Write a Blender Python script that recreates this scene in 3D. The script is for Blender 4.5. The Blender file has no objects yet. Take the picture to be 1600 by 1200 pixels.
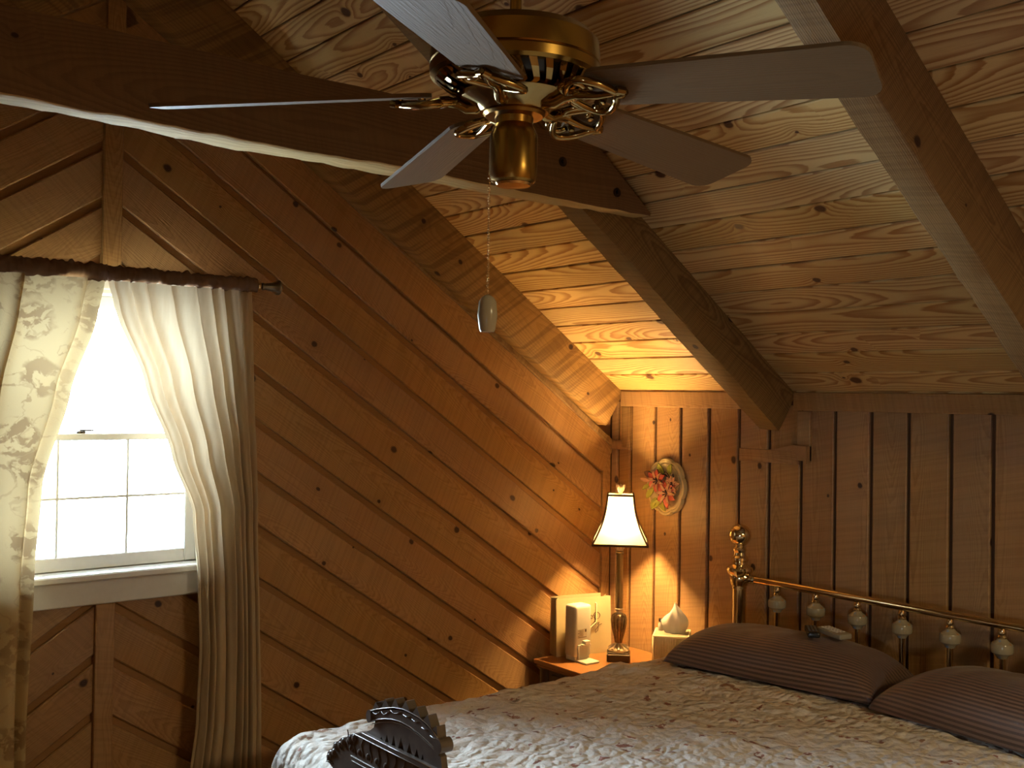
import bpy, bmesh, math, random
import numpy as np
from mathutils import Vector, Matrix, noise as mnoise

random.seed(7)
sc = bpy.context.scene
COL = sc.collection
PI = math.pi

# ------------------------------------------------------------------ camera, world, lights, exposure
cam_data = bpy.data.cameras.new('camera')
cam_data.sensor_width = 36.0
cam_data.lens = 1624.6 / 1600 * 36.0
cam_data.clip_start = 0.02
cam = bpy.data.objects.new('camera', cam_data)
COL.objects.link(cam)
cR = Vector((0.77695014, -0.62937824, 0.0152153))
cU = Vector((-0.0194032, 0.00021779, 0.99981172))
cD = Vector((0.62926305, 0.77709908, 0.01204277))
cam.matrix_world = Matrix(((cR.x, cU.x, -cD.x, -2.958), (cR.y, cU.y, -cD.y, -3.016), (cR.z, cU.z, -cD.z, 1.60), (0, 0, 0, 1)))
sc.camera = cam

world = bpy.data.worlds.new('overcast_sky'); sc.world = world
world.use_nodes = True
bg = world.node_tree.nodes['Background']
bg.inputs['Color'].default_value = (0.70, 0.85, 1.0, 1)
bg.inputs['Strength'].default_value = 52.0

sc.view_settings.view_transform = 'Standard'
sc.view_settings.look = 'None'
sc.view_settings.gamma = 1.0
sc.view_settings.use_curve_mapping = False
sc.view_settings.exposure = 0.78
sc.cycles.use_denoising = True
sc.cycles.max_bounces = 10
sc.cycles.diffuse_bounces = 6
sc.cycles.transparent_max_bounces = 12
sc.cycles.sample_clamp_indirect = 6.0


def area(name, loc, rot, sx, sy, power, color, portal=False):
    l = bpy.data.lights.new(name, 'AREA'); l.shape = 'RECTANGLE'; l.size = sx; l.size_y = sy
    l.energy = power; l.color = color
    o = bpy.data.objects.new(name, l); o.location = loc; o.rotation_euler = rot; COL.objects.link(o)
    if portal: l.cycles.is_portal = True
    return o


WXI = -3.98
# daylight portals in the two window openings (they only steer sampling of the sky)
area('window_daylight', (-2.015, 0.16, 1.49), (-PI / 2, 0, 0), 0.72, 0.9, 1, (1, 1, 1), True)
area('side_fill_daylight', (WXI - 0.14, -3.65, 1.05), (0, -PI / 2, 0), 0.34, 0.42, 1, (1, 1, 1), True)
# unseen warm fill light added in the rear half of the room, behind the camera
area('rear_warm_fill', (-1.55, -4.3, 2.25), (0, 0, 0), 0.5, 0.5, 30, (1.0, 0.78, 0.40))

# ------------------------------------------------------------------ constants of the room
SL = math.radians(33.97)
CS, SN, TN = math.cos(SL), math.sin(SL), math.tan(SL)
Z0 = 1.62           # ceiling height at the knee wall
RX = -1.99          # ridge
WX = 2 * RX         # opposite knee wall
RZ = Z0 - RX * TN
YB = -5.2           # rear gable


# ------------------------------------------------------------------ helpers
def link(name, me, mat=None, parent=None, M=None, smooth=None):
    if isinstance(me, bmesh.types.BMesh):
        bm = me; me = bpy.data.meshes.new(name); bm.to_mesh(me); bm.free()
    if mat is not None:
        for m in (mat if isinstance(mat, (list, tuple)) else [mat]): me.materials.append(m)
    if smooth is not None:
        me.polygons.foreach_set('use_smooth', [True] * len(me.polygons))
        if smooth < 180: me.set_sharp_from_angle(angle=math.radians(smooth))
    o = bpy.data.objects.new(name, me); COL.objects.link(o)
    if parent is not None: o.parent = parent
    if M is not None: o.matrix_local = M if isinstance(M, Matrix) else Matrix.Translation(M)
    return o


def props(o, label=None, cat=None, group=None, kind=None):
    if label: o['label'] = label
    if cat: o['category'] = cat
    if group: o['group'] = group
    if kind: o['kind'] = kind
    return o


def thing(name, loc, rz=0.0, label=None, cat=None, group=None, kind=None):
    o = bpy.data.objects.new(name, None); COL.objects.link(o)
    o.empty_display_size = 0.05
    o.matrix_local = Matrix.Translation(loc) @ Matrix.Rotation(rz, 4, 'Z')
    return props(o, label, cat, group, kind)


def frame(origin, ex, ey, ez):
    ex, ey, ez = Vector(ex).normalized(), Vector(ey).normalized(), Vector(ez).normalized()
    return Matrix(((ex.x, ey.x, ez.x, origin[0]), (ex.y, ey.y, ez.y, origin[1]), (ex.z, ey.z, ez.z, origin[2]), (0, 0, 0, 1)))


def mesh_from(vs, fs, name='m'):
    me = bpy.data.meshes.new(name); me.from_pydata([tuple(v) for v in vs], [], fs); me.update(); return me


def bm_add(bm, vs, fs):
    b = [bm.verts.new(v) for v in vs]
    for f in fs:
        try: bm.faces.new([b[i] for i in f])
        except ValueError: pass
    return b


def bm_box(bm, c, s, bevel=0.0, M=None, seg=1):
    t = bmesh.new()
    bmesh.ops.create_cube(t, size=1.0)
    for v in t.verts: v.co = Vector((v.co.x * s[0], v.co.y * s[1], v.co.z * s[2]))
    if bevel: bmesh.ops.bevel(t, geom=list(t.edges), offset=bevel, segments=seg, affect='EDGES', profile=0.6)
    for v in t.verts: v.co = v.co + Vector(c)
    if M is not None: bmesh.ops.transform(t, matrix=M, verts=t.verts)
    me = bpy.data.meshes.new('t'); t.to_mesh(me); t.free(); bm.from_mesh(me); bpy.data.meshes.remove(me)
    return bm


def box(c, s, bevel=0.0, seg=1):
    return bm_box(bmesh.new(), c, s, bevel, None, seg)


def bm_lathe(bm, prof, n=24, M=None, arc=None):
    vs, fs = [], []
    k = len(prof)
    for j in range(n):
        a = 2 * PI * j / n
        for r, z in prof: vs.append(Vector((r * math.cos(a), r * math.sin(a), z)))
    for j in range(n):
        j2 = (j + 1) % n
        for i in range(k - 1): fs.append((j * k + i, j2 * k + i, j2 * k + i + 1, j * k + i + 1))
    fs.append([j * k for j in range(n)][::-1]); fs.append([j * k + k - 1 for j in range(n)])
    if M is not None: vs = [M @ v for v in vs]
    bm_add(bm, vs, fs)
    return bm


def lathe(prof, n=24, M=None): return bm_lathe(bmesh.new(), prof, n, M)


def bm_tube(bm, pts, r, n=8, closed=False):
    pts = [Vector(p) for p in pts]; m = len(pts)
    rs = r if isinstance(r, (list, tuple)) else [r] * m
    vs, fs = [], []
    up = None
    for i, p in enumerate(pts):
        if closed: t = (pts[(i + 1) % m] - pts[i - 1])
        else: t = pts[min(i + 1, m - 1)] - pts[max(i - 1, 0)]
        t.normalize()
        if up is None:
            up = Vector((0, 0, 1)) if abs(t.z) < 0.9 else Vector((1, 0, 0))
        s = t.cross(up); s.normalize(); up = s.cross(t); up.normalize()
        for j in range(n):
            a = 2 * PI * j / n
            vs.append(p + (s * math.cos(a) + up * math.sin(a)) * rs[i])
    for i in range(m if closed else m - 1):
        i2 = (i + 1) % m
        for j in range(n):
            j2 = (j + 1) % n
            fs.append((i * n + j, i2 * n + j, i2 * n + j2, i * n + j2))
    if not closed:
        fs.append(list(range(n))); fs.append([(m - 1) * n + j for j in range(n)][::-1])
    bm_add(bm, vs, fs)
    return bm


def tube(pts, r, n=8, closed=False): return bm_tube(bmesh.new(), pts, r, n, closed)


def clip(poly, a, b, c):
    """keep the part of a convex polygon with a*x+b*y<=c"""
    out = []
    for i in range(len(poly)):
        p, q = poly[i], poly[(i + 1) % len(poly)]
        dp, dq = a * p[0] + b * p[1] - c, a * q[0] + b * q[1] - c
        if dp <= 0: out.append(p)
        if dp * dq < 0:
            t = dp / (dp - dq); out.append((p[0] + t * (q[0] - p[0]), p[1] + t * (q[1] - p[1])))
    return out


def poly_area(p): return 0.5 * sum(p[i][0] * p[(i + 1) % len(p)][1] - p[(i + 1) % len(p)][0] * p[i][1] for i in range(len(p)))


def inset(poly, d):
    n = len(poly); out = []
    for i in range(n):
        p0, p1, p2 = Vector(poly[i - 1]), Vector(poly[i]), Vector(poly[(i + 1) % n])
        e1, e2 = (p1 - p0).normalized(), (p2 - p1).normalized()
        n1, n2 = Vector((-e1.y, e1.x)), Vector((-e2.y, e2.x))
        m = (n1 + n2); k = m.length
        if k < 0.2: out.append(tuple(p1 + n1 * d)); continue
        m.normalize(); out.append(tuple(p1 + m * (d / max(0.35, m.dot(n1)))))
    return out


def board_mesh(poly, t, ch=0.003):
    """2-D convex polygon (CCW) -> board with chamfered front at z=0 and back at z=-t"""
    cl = []
    for p in poly:
        if not cl or (Vector(p) - Vector(cl[-1])).length > 1e-4: cl.append(p)
    if len(cl) > 2 and (Vector(cl[0]) - Vector(cl[-1])).length < 1e-4: cl.pop()
    if len(cl) < 3: return None
    if poly_area(cl) < 0: cl = cl[::-1]
    n = len(cl); ins = inset(cl, ch)
    vs = [(p[0], p[1], -t) for p in cl] + [(p[0], p[1], -ch) for p in cl] + [(p[0], p[1], 0) for p in ins]
    fs = [list(range(n))[::-1], list(range(2 * n, 3 * n))]
    for i in range(n):
        j = (i + 1) % n
        fs.append((i, j, n + j, n + i)); fs.append((n + i, n + j, 2 * n + j, 2 * n + i))
    return mesh_from(vs, fs)


def prism(poly, y0, y1, axis='y'):
    """extrude a 2-D outline (a, b) between two values of the third axis"""
    n = len(poly)
    def P(a, b, c): return {'y': (a, c, b), 'x': (c, a, b), 'z': (a, b, c)}[axis]
    vs = [P(a, b, y0) for a, b in poly] + [P(a, b, y1) for a, b in poly]
    bm = bmesh.new()
    bm_add(bm, vs, [list(range(n))[::-1], list(range(n, 2 * n))] + [(i, (i + 1) % n, n + (i + 1) % n, n + i) for i in range(n)])
    bmesh.ops.recalc_face_normals(bm, faces=bm.faces)
    return bm


# ------------------------------------------------------------------ materials
def new_mat(name):
    m = bpy.data.materials.new(name); m.use_nodes = True
    nt = m.node_tree; nt.nodes.clear()
    out = nt.nodes.new('ShaderNodeOutputMaterial')
    return m, nt, out


class G:
    """tiny node-graph builder"""
    def __init__(s, nt): s.nt = nt
    def n(s, t, **kw):
        x = s.nt.nodes.new(t)
        for k, v in kw.items(): setattr(x, k, v)
        return x
    def put(s, sock, v):
        if isinstance(v, bpy.types.NodeSocket): s.nt.links.new(v, sock)
        elif v is not None: sock.default_value = v
    def m(s, op, a, b=None, c=None, clamp=False):
        x = s.n('ShaderNodeMath', operation=op); x.use_clamp = clamp
        s.put(x.inputs[0], a)
        if b is not None: s.put(x.inputs[1], b)
        if c is not None: s.put(x.inputs[2], c)
        return x.outputs[0]
    def v(s, op, a, b=None):
        x = s.n('ShaderNodeVectorMath', operation=op); s.put(x.inputs[0], a)
        if b is not None: s.put(x.inputs[1], b)
        return x.outputs[0]
    def sep(s, a):
        x = s.n('ShaderNodeSeparateXYZ'); s.put(x.inputs[0], a); return x.outputs
    def comb(s, a, b, c):
        x = s.n('ShaderNodeCombineXYZ')
        for i, q in enumerate((a, b, c)): s.put(x.inputs[i], q)
        return x.outputs[0]
    def noise(s, vec, scale=1.0, detail=2.0, rough=0.5, col=False):
        x = s.n('ShaderNodeTexNoise'); s.put(x.inputs['Vector'], vec)
        x.inputs['Scale'].default_value = scale; x.inputs['Detail'].default_value = detail; x.inputs['Roughness'].default_value = rough
        return x.outputs['Color'] if col else x.outputs[0]
    def ss(s, val, lo, hi, o0=0.0, o1=1.0):
        x = s.n('ShaderNodeMapRange', interpolation_type='SMOOTHSTEP'); s.put(x.inputs[0], val)
        s.put(x.inputs[1], lo); s.put(x.inputs[2], hi); s.put(x.inputs[3], o0); s.put(x.inputs[4], o1)
        return x.outputs[0]
    def mix(s, f, a, b, mode='MIX'):
        x = s.n('ShaderNodeMix', data_type='RGBA', blend_type=mode)
        s.put(x.inputs[0], f); s.put(x.inputs[6], a); s.put(x.inputs[7], b)
        return x.outputs[2]
    def bump(s, h, strength=0.3, dist=0.002, nrm=None):
        x = s.n('ShaderNodeBump'); x.inputs['Strength'].default_value = strength; x.inputs['Distance'].default_value = dist
        s.put(x.inputs['Height'], h)
        if nrm is not None: s.put(x.inputs['Normal'], nrm)
        return x.outputs[0]


def c4(c): return (c[0], c[1], c[2], 1.0)


def simple(name, col, rough=0.5, metal=0.0, nscale=0, namt=0.0, bump=0.0, spec=0.5, trans=None, emit=None):
    m, nt, out = new_mat(name); g = G(nt)
    p = g.n('ShaderNodeBsdfPrincipled')
    p.inputs['Roughness'].default_value = rough; p.inputs['Metallic'].default_value = metal
    p.inputs['Specular IOR Level'].default_value = spec
    tc = g.n('ShaderNodeTexCoord').outputs['Object']
    col4 = c4(col)
    nv = g.noise(tc, nscale or 30, 3)
    lo = tuple(x * (1 - namt) for x in col) + (1,); hi = tuple(min(1, x * (1 + namt)) for x in col) + (1,)
    g.put(p.inputs['Base Color'], g.mix(nv, lo, hi))
    if bump: g.put(p.inputs['Normal'], g.bump(nv, bump, 0.002))
    if emit: p.inputs['Emission Color'].default_value = c4(emit[0]); p.inputs['Emission Strength'].default_value = emit[1]
    nt.links.new(p.outputs[0], out.inputs[0])
    return m


def wood(name, light, dark, knot, ring=230.0, rough=0.5, saw=0.0, knots=0.62, contrast=0.8, fibre=0.35, vary=0.22, kscale=4.5, bump=0.35, spec=0.35, hw=0.06, sawf=95.0, ksize=1.0):
    """boards: grain along local X, width along local Y"""
    m, nt, out = new_mat(name); g = G(nt)
    tc = g.n('ShaderNodeTexCoord').outputs['Object']
    rnd = g.n('ShaderNodeObjectInfo').outputs['Random']
    off = g.comb(g.m('MULTIPLY', rnd, 37.1), g.m('MULTIPLY', rnd, 91.7), g.m('MULTIPLY', rnd, 13.3))
    r2 = g.m('FRACT', g.m('MULTIPLY', rnd, 57.31)); r3 = g.m('FRACT', g.m('MULTIPLY', rnd, 191.7))
    p0 = g.sep(tc)
    P = g.v('ADD', tc, off); s = g.sep(P); x = s[0]; y = g.m('ADD', s[1], s[2])
    # knots
    vo = g.n('ShaderNodeTexVoronoi', voronoi_dimensions='2D'); vo.inputs['Scale'].default_value = kscale
    wob = g.noise(P, 28, 2, col=True)
    kp = g.v('ADD', g.comb(x, g.m('MULTIPLY', y, 1.25), 0), g.v('MULTIPLY', g.v('SUBTRACT', wob, (0.5, 0.5, 0.5)), (0.012, 0.012, 0.0)))
    g.put(vo.inputs['Vector'], kp)
    d = g.m('DIVIDE', vo.outputs['Distance'], kscale)
    vr = g.sep(vo.outputs['Color'])
    on = g.m('GREATER_THAN', vr[0], knots)
    size = g.m('MULTIPLY_ADD', vr[1], 0.010 * ksize, 0.0035 * ksize)
    km = g.m('MULTIPLY', on, g.ss(g.m('DIVIDE', d, size), 0.75, 1.35, 1.0, 0.0))
    halo = g.m('MULTIPLY', on, g.m('POWER', 2.718, g.m('MULTIPLY', g.m('DIVIDE', d, 0.028), -1.0)))
    # growth rings
    wl = g.noise(g.comb(g.m('MULTIPLY', x, 0.9), g.m('MULTIPLY', r2, 19.0), 0), 1.0, 1)
    hh = g.m('MULTIPLY_ADD', wl, hw * 2.6, -0.35 * hw)
    yc = g.m('ADD', g.m('SUBTRACT', g.m('ADD', p0[1], p0[2]), g.m('MULTIPLY_ADD', r3, 0.12, -0.06)),
             g.m('MULTIPLY', g.m('SUBTRACT', g.noise(g.comb(g.m('MULTIPLY', x, 2.2), g.m('MULTIPLY', y, 6.0), r2), 1.0, 2), 0.5), 0.024))
    rad = g.m('SQRT', g.m('ADD', g.m('MULTIPLY', yc, yc), g.m('MULTIPLY', hh, hh)))
    fine = g.m('MULTIPLY', g.m('SUBTRACT', g.noise(g.comb(g.m('MULTIPLY', x, 6.0), g.m('MULTIPLY', y, 60.0), 0), 1.0, 3), 0.5), 0.0045)
    ph = g.m('ADD', g.m('MULTIPLY', g.m('ADD', rad, fine), ring), g.m('MULTIPLY', halo, 3.2))
    fr = g.m('FRACT', ph)
    late = g.m('MULTIPLY', g.ss(fr, 0.25, 0.86), g.ss(fr, 0.9, 1.0, 1.0, 0.0))
    fib = g.noise(g.comb(g.m('MULTIPLY', x, 7.0), g.m('MULTIPLY', y, 420.0), g.m('MULTIPLY', s[2], 420.0)), 1.0, 2)
    blot = g.noise(g.comb(g.m('MULTIPLY', x, 1.6), g.m('MULTIPLY', y, 9.0), r3), 1.0, 3)
    f = g.m('ADD', g.m('MULTIPLY', late, contrast), g.m('MULTIPLY', g.m('SUBTRACT', fib, 0.5), fibre))
    f = g.m('ADD', f, g.m('MULTIPLY', g.m('SUBTRACT', blot, 0.5), 0.55), clamp=True)
    hgt = g.m('ADD', g.m('MULTIPLY', late, 0.4), fib)
    col = g.mix(f, c4(light), c4(dark))
    if saw:
        sw = g.noise(g.comb(g.m('MULTIPLY_ADD', y, 18.0, g.m('MULTIPLY', x, sawf)), g.m('MULTIPLY', y, 2.0), 0), 1.0, 2)
        hgt = g.m('ADD', hgt, g.m('MULTIPLY', sw, saw))
        col = g.mix(g.m('MULTIPLY', g.ss(sw, 0.44, 0.60), 0.55 * saw, clamp=True), col, c4([q * 0.62 for q in dark]))
    col = g.mix(g.m('MULTIPLY', halo, 0.45, clamp=True), col, c4(dark))
    col = g.mix(km, col, c4(knot))
    val = g.m('MULTIPLY_ADD', rnd, vary, 1.0 - vary * 0.5)
    hs = g.n('ShaderNodeHueSaturation'); g.put(hs.inputs['Color'], col); g.put(hs.inputs['Value'], val)
    g.put(hs.inputs['Hue'], g.m('MULTIPLY_ADD', r2, 0.007, 0.4965)); g.put(hs.inputs['Saturation'], g.m('MULTIPLY_ADD', r3, 0.12, 0.94))
    p = g.n('ShaderNodeBsdfPrincipled')
    g.put(p.inputs['Base Color'], hs.outputs[0])
    p.inputs['Roughness'].default_value = rough; p.inputs['Specular IOR Level'].default_value = spec
    g.put(p.inputs['Normal'], g.bump(hgt, bump, 0.0015))
    nt.links.new(p.outputs[0], out.inputs[0])
    return m


PINE = wood('pine_plank', (0.62, 0.43, 0.185), (0.34, 0.165, 0.050), (0.085, 0.032, 0.013), ring=150, contrast=0.95, knots=0.60, ksize=1.45, fibre=0.25, vary=0.22, rough=0.42, hw=0.07)
CEDAR = wood('rough_cedar_board', (0.41, 0.235, 0.098), (0.25, 0.128, 0.047), (0.045, 0.017, 0.008), ring=330, contrast=0.5, saw=0.35, knots=0.58, fibre=0.55, vary=0.16, rough=0.38, kscale=5.0, bump=0.5)
CEDAR_BACK = wood('recessed_cedar', (0.34, 0.18, 0.07), (0.21, 0.105, 0.036), (0.04, 0.015, 0.007), ring=330, contrast=0.5, knots=0.8, rough=0.7)
RAFTER = wood('rough_sawn_rafter', (0.27, 0.165, 0.065), (0.155, 0.084, 0.030), (0.035, 0.014, 0.007), ring=210, contrast=0.8, saw=0.5, knots=0.64, vary=0.1, rough=0.6, kscale=4.0, bump=0.9)
WALLRAFTER = wood('saw_marked_rafter', (0.31, 0.18, 0.065), (0.17, 0.088, 0.030), (0.035, 0.014, 0.007), ring=120, contrast=0.4, saw=1.0, knots=0.6, vary=0.1, rough=0.6, kscale=5.0, bump=1.0, sawf=42)
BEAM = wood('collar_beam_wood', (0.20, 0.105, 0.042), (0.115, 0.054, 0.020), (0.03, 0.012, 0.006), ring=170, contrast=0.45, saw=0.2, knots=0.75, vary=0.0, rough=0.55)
GROOVE = wood('dark_groove', (0.10, 0.045, 0.015), (0.065, 0.028, 0.009), (0.03, 0.012, 0.006), ring=330, contrast=0.5, knots=0.9, rough=0.8)
LIT_UNDER = wood('window_lit_underside', (0.66, 0.47, 0.18), (0.46, 0.28, 0.09), (0.12, 0.06, 0.03), ring=120, contrast=0.5, knots=0.9, rough=0.7, bump=1.0)  # paler wood paints the window light onto the collar beam's underside
CHERRY = wood('polished_cherry', (0.34, 0.150, 0.050), (0.20, 0.075, 0.022), (0.08, 0.02, 0.008), ring=260, contrast=0.5, knots=0.97, rough=0.22, bump=0.08, vary=0.05, spec=0.5)
FLOORW = wood('floor_oak', (0.24, 0.12, 0.05), (0.14, 0.06, 0.022), (0.05, 0.02, 0.01), ring=240, knots=0.9, rough=0.35)
WHITE = simple('white_painted_wood', (0.72, 0.72, 0.70), 0.45, nscale=60, namt=0.06, bump=0.15)
BRASS = simple('antique_brass', (0.36, 0.215, 0.050), 0.26, 1.0, nscale=8, namt=0.12)
BRASSD = simple('dark_polished_brass', (0.42, 0.31, 0.13), 0.12, 1.0, nscale=12, namt=0.25)
BRASSB = simple('bright_brass', (0.84, 0.70, 0.44), 0.10, 1.0, nscale=10, namt=0.08)
DARKM = simple('dark_bronze', (0.05, 0.035, 0.022), 0.4, 0.8, nscale=20, namt=0.3)
BLACK = simple('black_plastic', (0.012, 0.012, 0.013), 0.25, nscale=40, namt=0.2)


def build_glass(name):
    m, nt, out = new_mat(name); g = G(nt)
    t = g.n('ShaderNodeBsdfTransparent'); t.inputs[0].default_value = (0.95, 0.97, 0.97, 1)
    gl = g.n('ShaderNodeBsdfGlossy'); gl.inputs['Roughness'].default_value = 0.02
    lw = g.n('ShaderNodeFresnel'); lw.inputs[0].default_value = 1.45
    mx = g.n('ShaderNodeMixShader'); g.put(mx.inputs[0], lw.outputs[0])
    nt.links.new(t.outputs[0], mx.inputs[1]); nt.links.new(gl.outputs[0], mx.inputs[2]); nt.links.new(mx.outputs[0], out.inputs[0])
    return m


GLASS = build_glass('window_glass')


def fabric(name, col, col2, trans=0.5, pattern='weave', rough=0.9, psc=14.0):
    m, nt, out = new_mat(name); g = G(nt)
    tc = g.n('ShaderNodeTexCoord').outputs['Object']
    s = g.sep(tc)
    if pattern == 'floral':
        # woven damask: flower heads in a loose repeat joined by curling stems
        vo = g.n('ShaderNodeTexVoronoi', voronoi_dimensions='2D'); vo.inputs['Scale'].default_value = 7.5; vo.inputs['Randomness'].default_value = 0.55
        q = g.comb(s[0], s[2], 0.0)
        wv = g.v('MULTIPLY', g.v('SUBTRACT', g.noise(q, 24, 3, col=True), (0.5, 0.5, 0.5)), (0.05, 0.05, 0))
        g.put(vo.inputs['Vector'], g.v('ADD', q, wv))
        d = vo.outputs['Distance']
        n0 = g.noise(g.v('ADD', q, wv), 34, 3)
        petals = g.m('MULTIPLY', g.ss(d, 0.30, 0.42, 1, 0), g.ss(n0, 0.44, 0.52))
        n = g.noise(g.v('ADD', q, wv), 8, 1)
        vine = g.ss(g.m('ABSOLUTE', g.m('SUBTRACT', g.m('FRACT', g.m('MULTIPLY', n, 6.0)), 0.5)), 0.02, 0.06, 1, 0)
        leaf = g.m('MULTIPLY', g.ss(g.m('ABSOLUTE', g.m('SUBTRACT', g.m('FRACT', g.m('MULTIPLY', n, 6.0)), 0.5)), 0.10, 0.2, 1, 0), g.ss(n0, 0.55, 0.6))
        f = g.m('MAXIMUM', g.m('MULTIPLY', petals, 0.85), g.m('MAXIMUM', g.m('MULTIPLY', vine, 0.30), g.m('MULTIPLY', leaf, 0.6)))
        f = g.m('MULTIPLY', f, g.ss(g.noise(q, 5, 1), 0.3, 0.6, 0.4, 1.0))
    elif pattern == 'stripe':
        w = g.m('SINE', g.m('MULTIPLY', g.m('SUBTRACT', s[1], s[2]), 2 * PI / 0.0150))
        f = g.ss(w, -0.25, 0.25)
    else:
        f = g.noise(g.comb(g.m('MULTIPLY', s[0], 60.0), s[1], g.m('MULTIPLY', s[2], 6.0)), 1.0, 3)
    col_ = g.mix(f, c4(col), c4(col2))
    weave = g.noise(tc, 700, 1)
    nrm = g.bump(g.m('ADD', weave, g.m('MULTIPLY', g.noise(tc, 30, 3), 4.0)), 0.25, 0.002)
    df = g.n('ShaderNodeBsdfDiffuse'); g.put(df.inputs[0], col_); g.put(df.inputs['Normal'], nrm)
    if trans:
        tr = g.n('ShaderNodeBsdfTranslucent'); g.put(tr.inputs[0], col_); g.put(tr.inputs['Normal'], nrm)
        mx = g.n('ShaderNodeMixShader'); mx.inputs[0].default_value = trans
        nt.links.new(df.outputs[0], mx.inputs[1]); nt.links.new(tr.outputs[0], mx.inputs[2]); nt.links.new(mx.outputs[0], out.inputs[0])
    else:
        p = g.n('ShaderNodeBsdfPrincipled'); g.put(p.inputs['Base Color'], col_)
        if pattern == 'stripe': g.put(p.inputs['Roughness'], g.m('MULTIPLY_ADD', f, 0.3, 0.42))
        else: p.inputs['Roughness'].default_value = rough
        p.inputs['Sheen Weight'].default_value = 0.15
        g.put(p.inputs['Normal'], nrm); nt.links.new(p.outputs[0], out.inputs[0])
    return m


CURT_F = fabric('floral_damask', (0.52, 0.39, 0.20), (0.28, 0.18, 0.085), 0.090, 'floral')
CURT_S = fabric('cream_sheer', (0.58, 0.47, 0.31), (0.44, 0.33, 0.20), 0.112, 'weave')
PILLOW = fabric('brown_satin_stripe', (0.080, 0.042, 0.027), (0.19, 0.108, 0.072), 0.0, 'stripe')


# ------------------------------------------------------------------ structure: floor and walls
fl = link('floor', box((RX, YB / 2, -0.03), (4.3, 5.6, 0.02)), CEDAR_BACK); props(fl, 'dark oak board floor under the bed', 'floor', kind='structure')
for i in range(14):
    y = -0.2 - i * 0.372
    link('floor_board', board_mesh([(-2.0, -0.184), (2.0, -0.184), (2.0, 0.184), (-2.0, 0.184)], 0.02, 0.002), FLOORW, fl, frame((RX, y, 0), (1, 0, 0), (0, 1, 0), (0, 0, 1)))

WIN = (-2.34, -1.69, 1.075, 1.895)      # rough opening in the window gable


def gable_backing(name, y, yo, holes):
    """gable wall slab with one rectangular hole"""
    x0, x1, z0, z1 = holes
    bm = bmesh.new()
    def quadprism(pts):
        t = prism(pts, y, yo, 'y'); me = bpy.data.meshes.new('t'); t.to_mesh(me); t.free(); bm.from_mesh(me)
    top = lambda x: Z0 + 0.05 + (-x if x > RX else x - WX) * TN
    quadprism([(WX - 0.1, -0.05), (x0, -0.05), (x0, top(x0)), (WX - 0.1, top(WX - 0.1))])
    quadprism([(x1, -0.05), (0.1, -0.05), (0.1, top(0.1)), (x1, top(x1))])
    quadprism([(x0, -0.05), (x1, -0.05), (x1, z0), (x0, z0)])
    quadprism([(x0, z1), (x1, z1), (x1, top(x1)), (RX, top(RX)), (x0, top(x0))])
    return bm


wn = link('wall_north', gable_backing('wall_north', 0.012, 0.14, WIN), CEDAR_BACK)
props(wn, 'gable wall of diagonal rough cedar boards around the bright window', 'wall', kind='structure')

EXS = Vector((CS, 0, -SN))       # down the right-hand slope
def diag(side):
    """chevron boards: side=+1 right of the post, -1 left of it"""
    if side > 0:
        a, b, off = SN, CS, 0.0                     # p = a*x + b*z
        region = [(-1.968, 0.0), (-0.045, 0.0), (-0.045, 2.9), (-1.968, 2.9)]
        ex, ey = Vector((CS, 0, -SN)), Vector((SN, 0, CS))
    else:
        a, b, off = -SN, CS, 0.014
        region = [(WX + 0.03, 0.0), (-2.014, 0.0), (-2.014, 2.9), (WX + 0.03, 2.9)]
        ex, ey = Vector((CS, 0, SN)), Vector((-SN, 0, CS))
    shift = 0.0 if side > 0 else WX * a             # p measured from the left knee wall on that side
    ptop = 1.0525 if side > 0 else 1.0525 + 0.09
    wx0, wx1, wz0, wz1 = WIN
    wz0 = 1.0
    for k in range(-9, 10):
        lo, hi = 0.134 * (k - 1) + off, 0.134 * k + off - 0.021
        if lo > ptop - 0.02: continue
        if k == 8: hi = ptop - 0.006
        hi = min(hi, ptop - 0.006)
        poly = clip(clip(region, a, b, hi + shift), -a, -b, -lo - shift)
        if len(poly) < 3: continue
        hit = clip(clip(clip(clip(poly, -1, 0, -wx0), 1, 0, wx1), 0, -1, -wz0), 0, 1, wz1)
        pieces = [poly]
        if len(hit) >= 3 and abs(poly_area(hit)) > 1e-4:
            if side > 0:
                pieces = [clip(poly, -1, 0, -wx1)]
                mid = clip(poly, 1, 0, wx1)
            else:
                pieces = [clip(poly, 1, 0, wx0)]
                mid = clip(poly, -1, 0, -wx0)
            if len(mid) > 2: pieces += [clip(mid, 0, 1, wz0), clip(mid, 0, -1, -wz1)]
        for pc in pieces:
            if len(pc) < 3 or abs(poly_area(pc)) < 8e-4: continue
            cx = sum(q[0] for q in pc) / len(pc); cz = sum(q[1] for q in pc) / len(pc)
            loc = [((q[0] - cx) * ex.x + (q[1] - cz) * ex.z, (q[0] - cx) * ey.x + (q[1] - cz) * ey.z) for q in pc]
            me = board_mesh(loc, 0.014, 0.0035)
            if me: link('board', me, CEDAR, wn, frame((cx, 0.001 * random.uniform(-1.5, 1.5), cz), ex, ey, ex.cross(ey)))


diag(1); diag(-1)
# post down the middle of the chevrons (above and below the window)
for z0, z1 in ((0.0, 0.998), (1.90, 2.82)):
    link('post', board_mesh([(-(z1 - z0) / 2, -0.026), ((z1 - z0) / 2, -0.026), ((z1 - z0) / 2, 0.026), (-(z1 - z0) / 2, 0.026)], 0.03, 0.002), CEDAR, wn,
         frame((-1.991, -0.016, (z0 + z1) / 2), (0, 0, 1), (1, 0, 0), (0, -1, 0)))
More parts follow.
